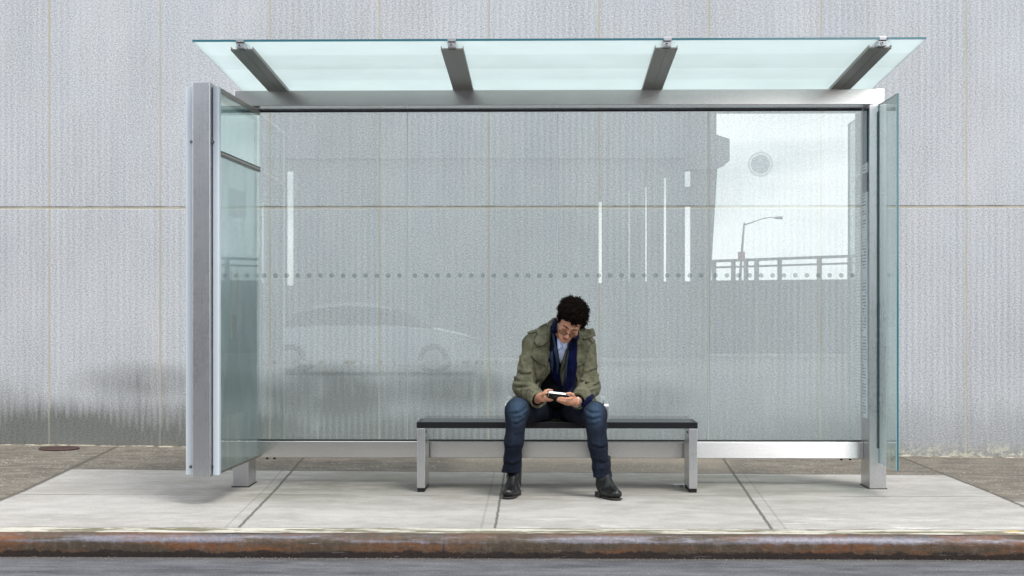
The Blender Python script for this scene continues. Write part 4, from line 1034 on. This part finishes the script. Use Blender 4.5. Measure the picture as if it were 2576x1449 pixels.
# jacket details
collar = drape("collar", OUT([(622, 395), (690, 345), (700, 370), (668, 430), (640, 500), (672, 570), (678, 620), (640, 625), (622, 570)], 10.45), jy, jf, M_khaki, jacket, .018, .008, ripple=rip(.002, 0, 90))
drape("hood_flap", OUT([(612, 402), (626, 600), (580, 640), (512, 660), (470, 598), (500, 545), (495, 470), (550, 430)], 10.45), jy, jf, M_khaki, jacket, .012, .007, ripple=rip(.003, 0, 70))
drape("collar", OUT([(968, 440), (1000, 470), (985, 540), (995, 590), (960, 640), (935, 640), (928, 560), (950, 500)], 10.45), jy, jf, M_khaki, jacket, .022, .008)
drape("hood_flap", OUT([(985, 430), (1045, 470), (1108, 462), (1138, 545), (1080, 562), (1010, 582), (985, 560)], 10.47), jy, jf, M_khaki, jacket, .014, .008, ripple=rip(.003, 0, 80))
drape("epaulette", OUT([(395, 505), (490, 470), (500, 498), (410, 522)], 10.5), jy, jf, M_khaki, jacket, .009, .005)
drape("epaulette", OUT([(1060, 575), (1100, 560), (1135, 600), (1108, 622)], 10.5), jy, jf, M_khaki, jacket, .009, .005)
drape("pocket_flap", OUT([(465, 680), (545, 700), (618, 745), (612, 868), (560, 850), (492, 812), (430, 748)], 10.45), jy, jf, M_khaki, jacket, .010, .007)
drape("pocket_flap", OUT([(925, 745), (985, 748), (1022, 755), (1018, 828), (960, 862), (922, 872)], 10.45), jy, jf, M_khaki, jacket, .010, .007)
drape("placket", OUT([(618, 640), (640, 650), (628, 740), (612, 900), (560, 1000), (515, 1080), (500, 1066), (545, 990), (592, 890), (610, 760)], 10.45), jy, jf, M_khaki_d, jacket, .010, .006)
drape("placket", OUT([(816, 720), (830, 712), (806, 830), (780, 900), (766, 985), (782, 1080), (768, 1085), (748, 985), (760, 890), (795, 810)], 10.45), both, jf, M_khaki_d, jacket, .013, .006)
def surf(x, y, off):
    q = P1(x, y, 10.45); i = int((q.x - jf.lo[0]) / jf.h); k = int((q.z - jf.lo[2]) / jf.h); return Vector((q.x, jy[i, k] - off, q.z))
for (x_, y_) in ((645, 655), (530, 798), (570, 985), (1000, 640), (985, 810), (525, 632)):
    MB().cyl(surf(x_, y_, .021), (0, -1, 0), .0075, .004, 14).build("button", M_khaki_d, jacket)
def seam(pts, off=.004, r=.0022): return MB().tube([surf(x_, y_, off) for x_, y_ in pts], r, 6).build("seam", M_khaki_d, jacket, smooth=True)
seam([(500, 505), (478, 560), (462, 640), (462, 720), (470, 830), (480, 940), (470, 1010)])
seam([(1108, 600), (1080, 640), (1040, 700), (1022, 780), (1005, 880), (985, 980)])
seam([(492, 812), (480, 900), (500, 1000), (540, 1010), (575, 940), (600, 870)])

# ---- jeans
df_ = Field((-.36, 10.04, .10), (.50, 11.0, .70), .0046)
for s_, K_, A_ in ((-1, KL, AL), (1, KR, AR)):
    hp_ = PE + Vector((s_ * .09, .0, -.01)); df_.rc(hp_, K_, .105, .070, .035, wr=folds(14, .004, s_))
    mid = W(1293, 1110, 10.185) if s_ < 0 else W(1504, 1118, 10.185); hem = W(1285.5, 1196, 10.28) if s_ < 0 else W(1516.5, 1205, 10.235)
    df_.rc(K_, mid, .072, .056, .03, wr=folds(8, .0016, s_)); df_.rc(mid, hem, .056, .057, .03, wr=folds(22, .0022, 2 + s_)); df_.rc(hem, hem - Vector((0, 0, .04)), .059, .059, .02)
df_.rc(PE + Vector((-.1, 0, -.01)), PE + Vector((.1, 0, -.01)), .125, .125, .03)
df_.noise(.0016, 48, 11, (1, 1, .8)); df_.poly([(-.6, -.2), (.8, -.2), (.8, BZ1 + .003), (-.6, BZ1 + .003)], 10.46, 12, .01, 's')
dfr = df_.front()
def C2(x, y): return ((1500 + x / 2.147) / 1.4757, (1380 + y / 2.147) / 1.4757)
def crease2(pts, r_=.006, dep=.0, op='u', k=.012):
    q_ = []
    for x_, y_ in pts:
        p_ = W(*C2(x_, y_), 10.2); i = int(np.clip(round((p_.x - df_.lo[0]) / df_.h), 0, df_.n[0] - 1)); kk_ = int(np.clip(round((p_.z - df_.lo[2]) / df_.h), 0, df_.n[2] - 1))
        if np.isfinite(dfr[i, kk_]): q_.append((p_.x, dfr[i, kk_] + dep, p_.z))
    for a, b in zip(q_, q_[1:]):
        if abs(a[1] - b[1]) < .08: df_.rc(a, b, r_, r_ * .7, k, op)
for L_ in ([(960, 250), (900, 300), (850, 310)], [(985, 300), (930, 340), (880, 350)], [(950, 360), (900, 390), (860, 385)], [(940, 470), (890, 480)], [(800, 560), (850, 580), (900, 570)], [(800, 700), (860, 720), (915, 700)], [(790, 760), (850, 775), (905, 750)],
           [(1440, 270), (1490, 300), (1540, 300)], [(1450, 330), (1500, 350), (1560, 340)], [(1460, 400), (1510, 400), (1550, 380)], [(1500, 560), (1550, 580), (1610, 560)], [(1510, 680), (1570, 690), (1630, 670)], [(1515, 760), (1580, 765), (1645, 745)], [(1625, 420), (1600, 480), (1590, 540)]): crease2(L_, .005, .001)
for L_ in ([(985, 275), (925, 322), (870, 332)], [(955, 385), (905, 415), (870, 412)], [(800, 585), (850, 602), (905, 592)], [(795, 730), (855, 748), (912, 728)],
           [(1445, 300), (1495, 325), (1550, 322)], [(1458, 365), (1510, 375), (1560, 362)], [(1505, 590), (1555, 606), (1612, 590)], [(1512, 715), (1575, 728), (1640, 708)]): crease2(L_, .005, -.002, 's', .010)
df_.poly([(-.6, -.2), (.06, -.2), (.06, W(1285, 1190, 10.2).z), (-.6, W(1285, 1192, 10.2).z)], 9, 12, .003, 's')
df_.poly([(.06, -.2), (.8, -.2), (.8, W(1516, 1199, 10.2).z), (.06, W(1516, 1203, 10.2).z)], 9, 12, .003, 's')
jeans = sdf_obj("jeans", df_, M_denim, person)
# ---- boots
def boot(hx, hy, tx, ty):
    h0 = Vector((hx, hy, 0)); f_ = Vector((tx - hx, ty - hy, 0)).normalized(); s_ = Vector((f_.y, -f_.x, 0)); M = np.array([[s_.x, f_.x, 0], [s_.y, f_.y, 0], [0, 0, 1.]])
    def q(a, b, c): return h0 + f_ * a + s_ * b + Vector((0, 0, c))
    b_ = Field((min(hx, tx) - .09, min(hy, ty) - .09, -.01), (max(hx, tx) + .09, max(hy, ty) + .09, .26), .0034)
    b_.rc(q(.045, 0, .066), q(.13, 0, .052), .038, .036, .02); b_.rc(q(.13, 0, .050), q(.232, .0, .038), .045, .032, .02, sq=(1.16, 1.16, .9))
    b_.rc(q(.075, 0, .13), q(.185, 0, .052), .040, .026, .03); b_.rc(q(.060, 0, .09), q(.055, 0, .25), .044, .049, .025)
    b_.noise(.0013, 70, 21); b_.box(q(.12, 0, -.045), (.2, .3, .060), M, .001, .004, 's')
    o = sdf_obj("boot", b_, M_boot, person, origin=(hx, hy, 0))
    s2 = Field((min(hx, tx) - .09, min(hy, ty) - .09, -.01), (max(hx, tx) + .09, max(hy, ty) + .09, .06), .0030)
    s2.box(q(.037, 0, .0175), (.034, .036, .0175), M, .004, .004)
    s2.rc(q(.14, 0, .010), q(.232, 0, .010), .046, .040, .004, sq=(1, 1, .2)); s2.rc(q(.05, 0, .024), q(.15, 0, .012), .036, .040, .004, sq=(1, 1, .16))
    s2.box(q(.12, 0, -.05), (.2, .3, .050), M, .001, .002, 's')
    sdf_obj("sole", s2, M_sole, o, origin=(hx, hy, 0)); return o
boot(WX(1299, 10.36), 10.355, WX(1272, 10.06), 10.065)
boot(WX(1507, 10.29), 10.285, WX(1556, 10.05), 10.045)

# ---- hair: a curly mass
hf = Field(np.array(HC) - .18, np.array(HC) + .2, .005)
hf.ell(hp(-.008, .022, .068), (.089, .090, .070), HMn, .02)
hf.ell(hp(-.004, -.02, .092), (.076, .066, .050), HMn, .03)
hf.rc(hp(-.074, -.010, .03), hp(-.074, -.016, -.012), .014, .008, .012); hf.rc(hp(.074, -.010, .03), hp(.074, -.016, -.012), .014, .008, .012)
hf.ell(hp(0, -.115, -.010), (.074, .060, .074), HMn, .006, 's')
hf.noise(.004, 90, 4)
hv, hq = hf.mesh()
hair = sdf_obj("hair", hf, M_hair, person)
mb = MB(); idx = rng.choice(len(hv), 2600); cen = np.array(hp(.004, .02, .06))
for i in idx:
    p0 = Vector(hv[i]); loc = HM.transposed() @ (p0 - HC)
    if loc.y < -.05 and loc.z < .050: continue
    if loc.z < -.03: continue
    nrm = (p0 - Vector(cen)).normalized(); a = nrm.orthogonal().normalized(); a.rotate(Matrix.Rotation(rng.uniform(0, 6.28), 3, nrm)); b = nrm.cross(a)
    rr = rng.uniform(.0035, .0085); L_ = rng.uniform(.004, .034) * rng.uniform(.5, 1); tw = rng.uniform(5, 11); pts = []
    drift = a * rng.uniform(-.006, .006)
    for k in range(8):
        q = k / 7; an = tw * q; pts.append(p0 - nrm * .004 + nrm * (L_ * q) + drift * q + (a * math.cos(an) + b * math.sin(an)) * rr)
    mb.tube(pts, [.0021] * 7 + [.0010], 4)
mb.build("curls", M_hair, hair, smooth=True)
# brows, lashes, lips
def ribbon_on_head(name, pts, r, mat): return MB().tube([hp(*p_) for p_ in pts], r, 8).build(name, mat, person, smooth=True)
for s_ in (-1, 1):
    ribbon_on_head("eyebrow", [(s_ * .012, -.1035, .0235), (s_ * .024, -.1015, .028), (s_ * .038, -.095, .027), (s_ * .050, -.085, .021)], [.0022, .0030, .0027, .0014], M_hair)
    ribbon_on_head("eyelashes", [(s_ * .017, -.0945, -.004), (s_ * .026, -.0985, -.0075), (s_ * .036, -.0970, -.0075), (s_ * .046, -.089, -.003)], [.0009, .0013, .0013, .0009], M_hair)
M_lip = plain("lips", (.30, .10, .085), .45)
ribbon_on_head("upper_lip", [(-.021, -.0955, -.0665), (-.009, -.1012, -.0640), (0, -.1018, -.0650), (.009, -.1012, -.0640), (.021, -.0955, -.0665)], [.0015, .0028, .0026, .0028, .0015], M_lip)
ribbon_on_head("lower_lip", [(-.018, -.0962, -.0715), (-.008, -.1010, -.0735), (.008, -.1010, -.0735), (.018, -.0962, -.0715)], [.0015, .0032, .0032, .0015], M_lip)
# glasses
M_frame = plain("brown_metal_frame", (.035, .014, .011), .4, .2)
gb = MB()
for s_ in (-1, 1):
    ring = []
    for k in range(24):
        a = 2 * math.pi * k / 24; cx_, cz_ = math.cos(a), math.sin(a); ring.append(hp(s_ * .0345 + .0265 * math.copysign(abs(cx_) ** .75, cx_), -.1175 + .010 * abs(.009 + .0255 * cx_ * s_) / .035, -.0145 + .0120 * math.copysign(abs(cz_) ** .8, cz_)))
    gb.tube(ring, .0021, 6, 0, True)
    gb.tube([hp(s_ * .060, -.109, -.004), hp(s_ * .073, -.098, -.001), hp(s_ * .080, -.05, .002), hp(s_ * .082, .005, .005)], .0014, 6)
gb.tube([hp(-.010, -.1160, -.006), hp(-.004, -.1205, -.003), hp(.004, -.1205, -.003), hp(.010, -.1160, -.006)], .0014, 6)
gl_o = gb.build("glasses", M_frame, person, smooth=True)
# wrist watch and ring
d_ = (WR - ER).normalized(); c = P6(1775, 720, 10.19)
q_ = d_.to_track_quat('Z', 'Y').to_matrix()
MB().tube([c + q_ @ Vector((.0305 * math.cos(a), .0305 * math.sin(a), 0)) for a in np.linspace(0, 6.283, 24, endpoint=False)], .005, 8, 0, True).build("watch", M_bolt, person, smooth=True)
c = P6(1385, 735, 10.113)
MB().tube([c + Vector((.003 * math.cos(a), .0100 * math.sin(a), .0100 * math.cos(a))) for a in np.linspace(0, 6.283, 18, endpoint=False)], .0014, 6, 0, True).build("ring", M_bolt, person, smooth=True)

# ---- phone
c0 = W(1406, 994.5, 10.132); ph = thing("phone", c0, "black and white smartphone held sideways in the seated man's hands", "phone")
PMx = Matrix.Rotation(R(6.5), 3, 'Y') @ Matrix.Rotation(R(-27), 3, 'X')
mb = MB(); L2, W2, T2, rr = .067, .034, .0062, .011; pts = []
for (sx_, sy_, a0) in ((1, 1, 0), (-1, 1, 90), (-1, -1, 180), (1, -1, 270)):
    for k in range(6):
        a = R(a0 + k * 18); pts.append((sx_ * (L2 - rr) + rr * math.cos(a), sy_ * (W2 - rr) + rr * math.sin(a)))
def slab_r(pts, z0, z1, name, mat, bv=.001):
    m = len(pts); vs = [c0 + PMx @ Vector((x_, y_, z)) for z in (z0, z1) for x_, y_ in pts]
    o = MB().add(vs, [(i, (i + 1) % m, m + (i + 1) % m, m + i) for i in range(m)] + [tuple(range(m))[::-1], tuple(range(m, 2 * m))]).build(name, mat, ph)
    return bevel(o, bv)
M_wht = plain("white_plastic", (.78, .79, .82), .3, 0, .02); t = T_("black_glass"); M_bg = t.done(t.pri(col=(.008, .008, .012), rough=.1, spec=.5))
slab_r(pts, -T2, T2, "casing", M_wht)
slab_r([(x_ * .965, y_ * .93) for x_, y_ in pts], T2, T2 + .0012, "screen", M_bg, .0004)
slab_r([(x_ * .965, y_ * .93) for x_, y_ in pts], -T2 - .0014, -T2, "back_cover", M_bg, .0004)
for xo, w_ in ((.004, .003), (-.036, .010), (.016, .008)):
    MB().obox(c0 + PMx @ Vector((xo - .01, -W2 - .0002, .0005)), w_ / 2, .0008, .0018, PMx).build("side_button", M_bolt, ph)
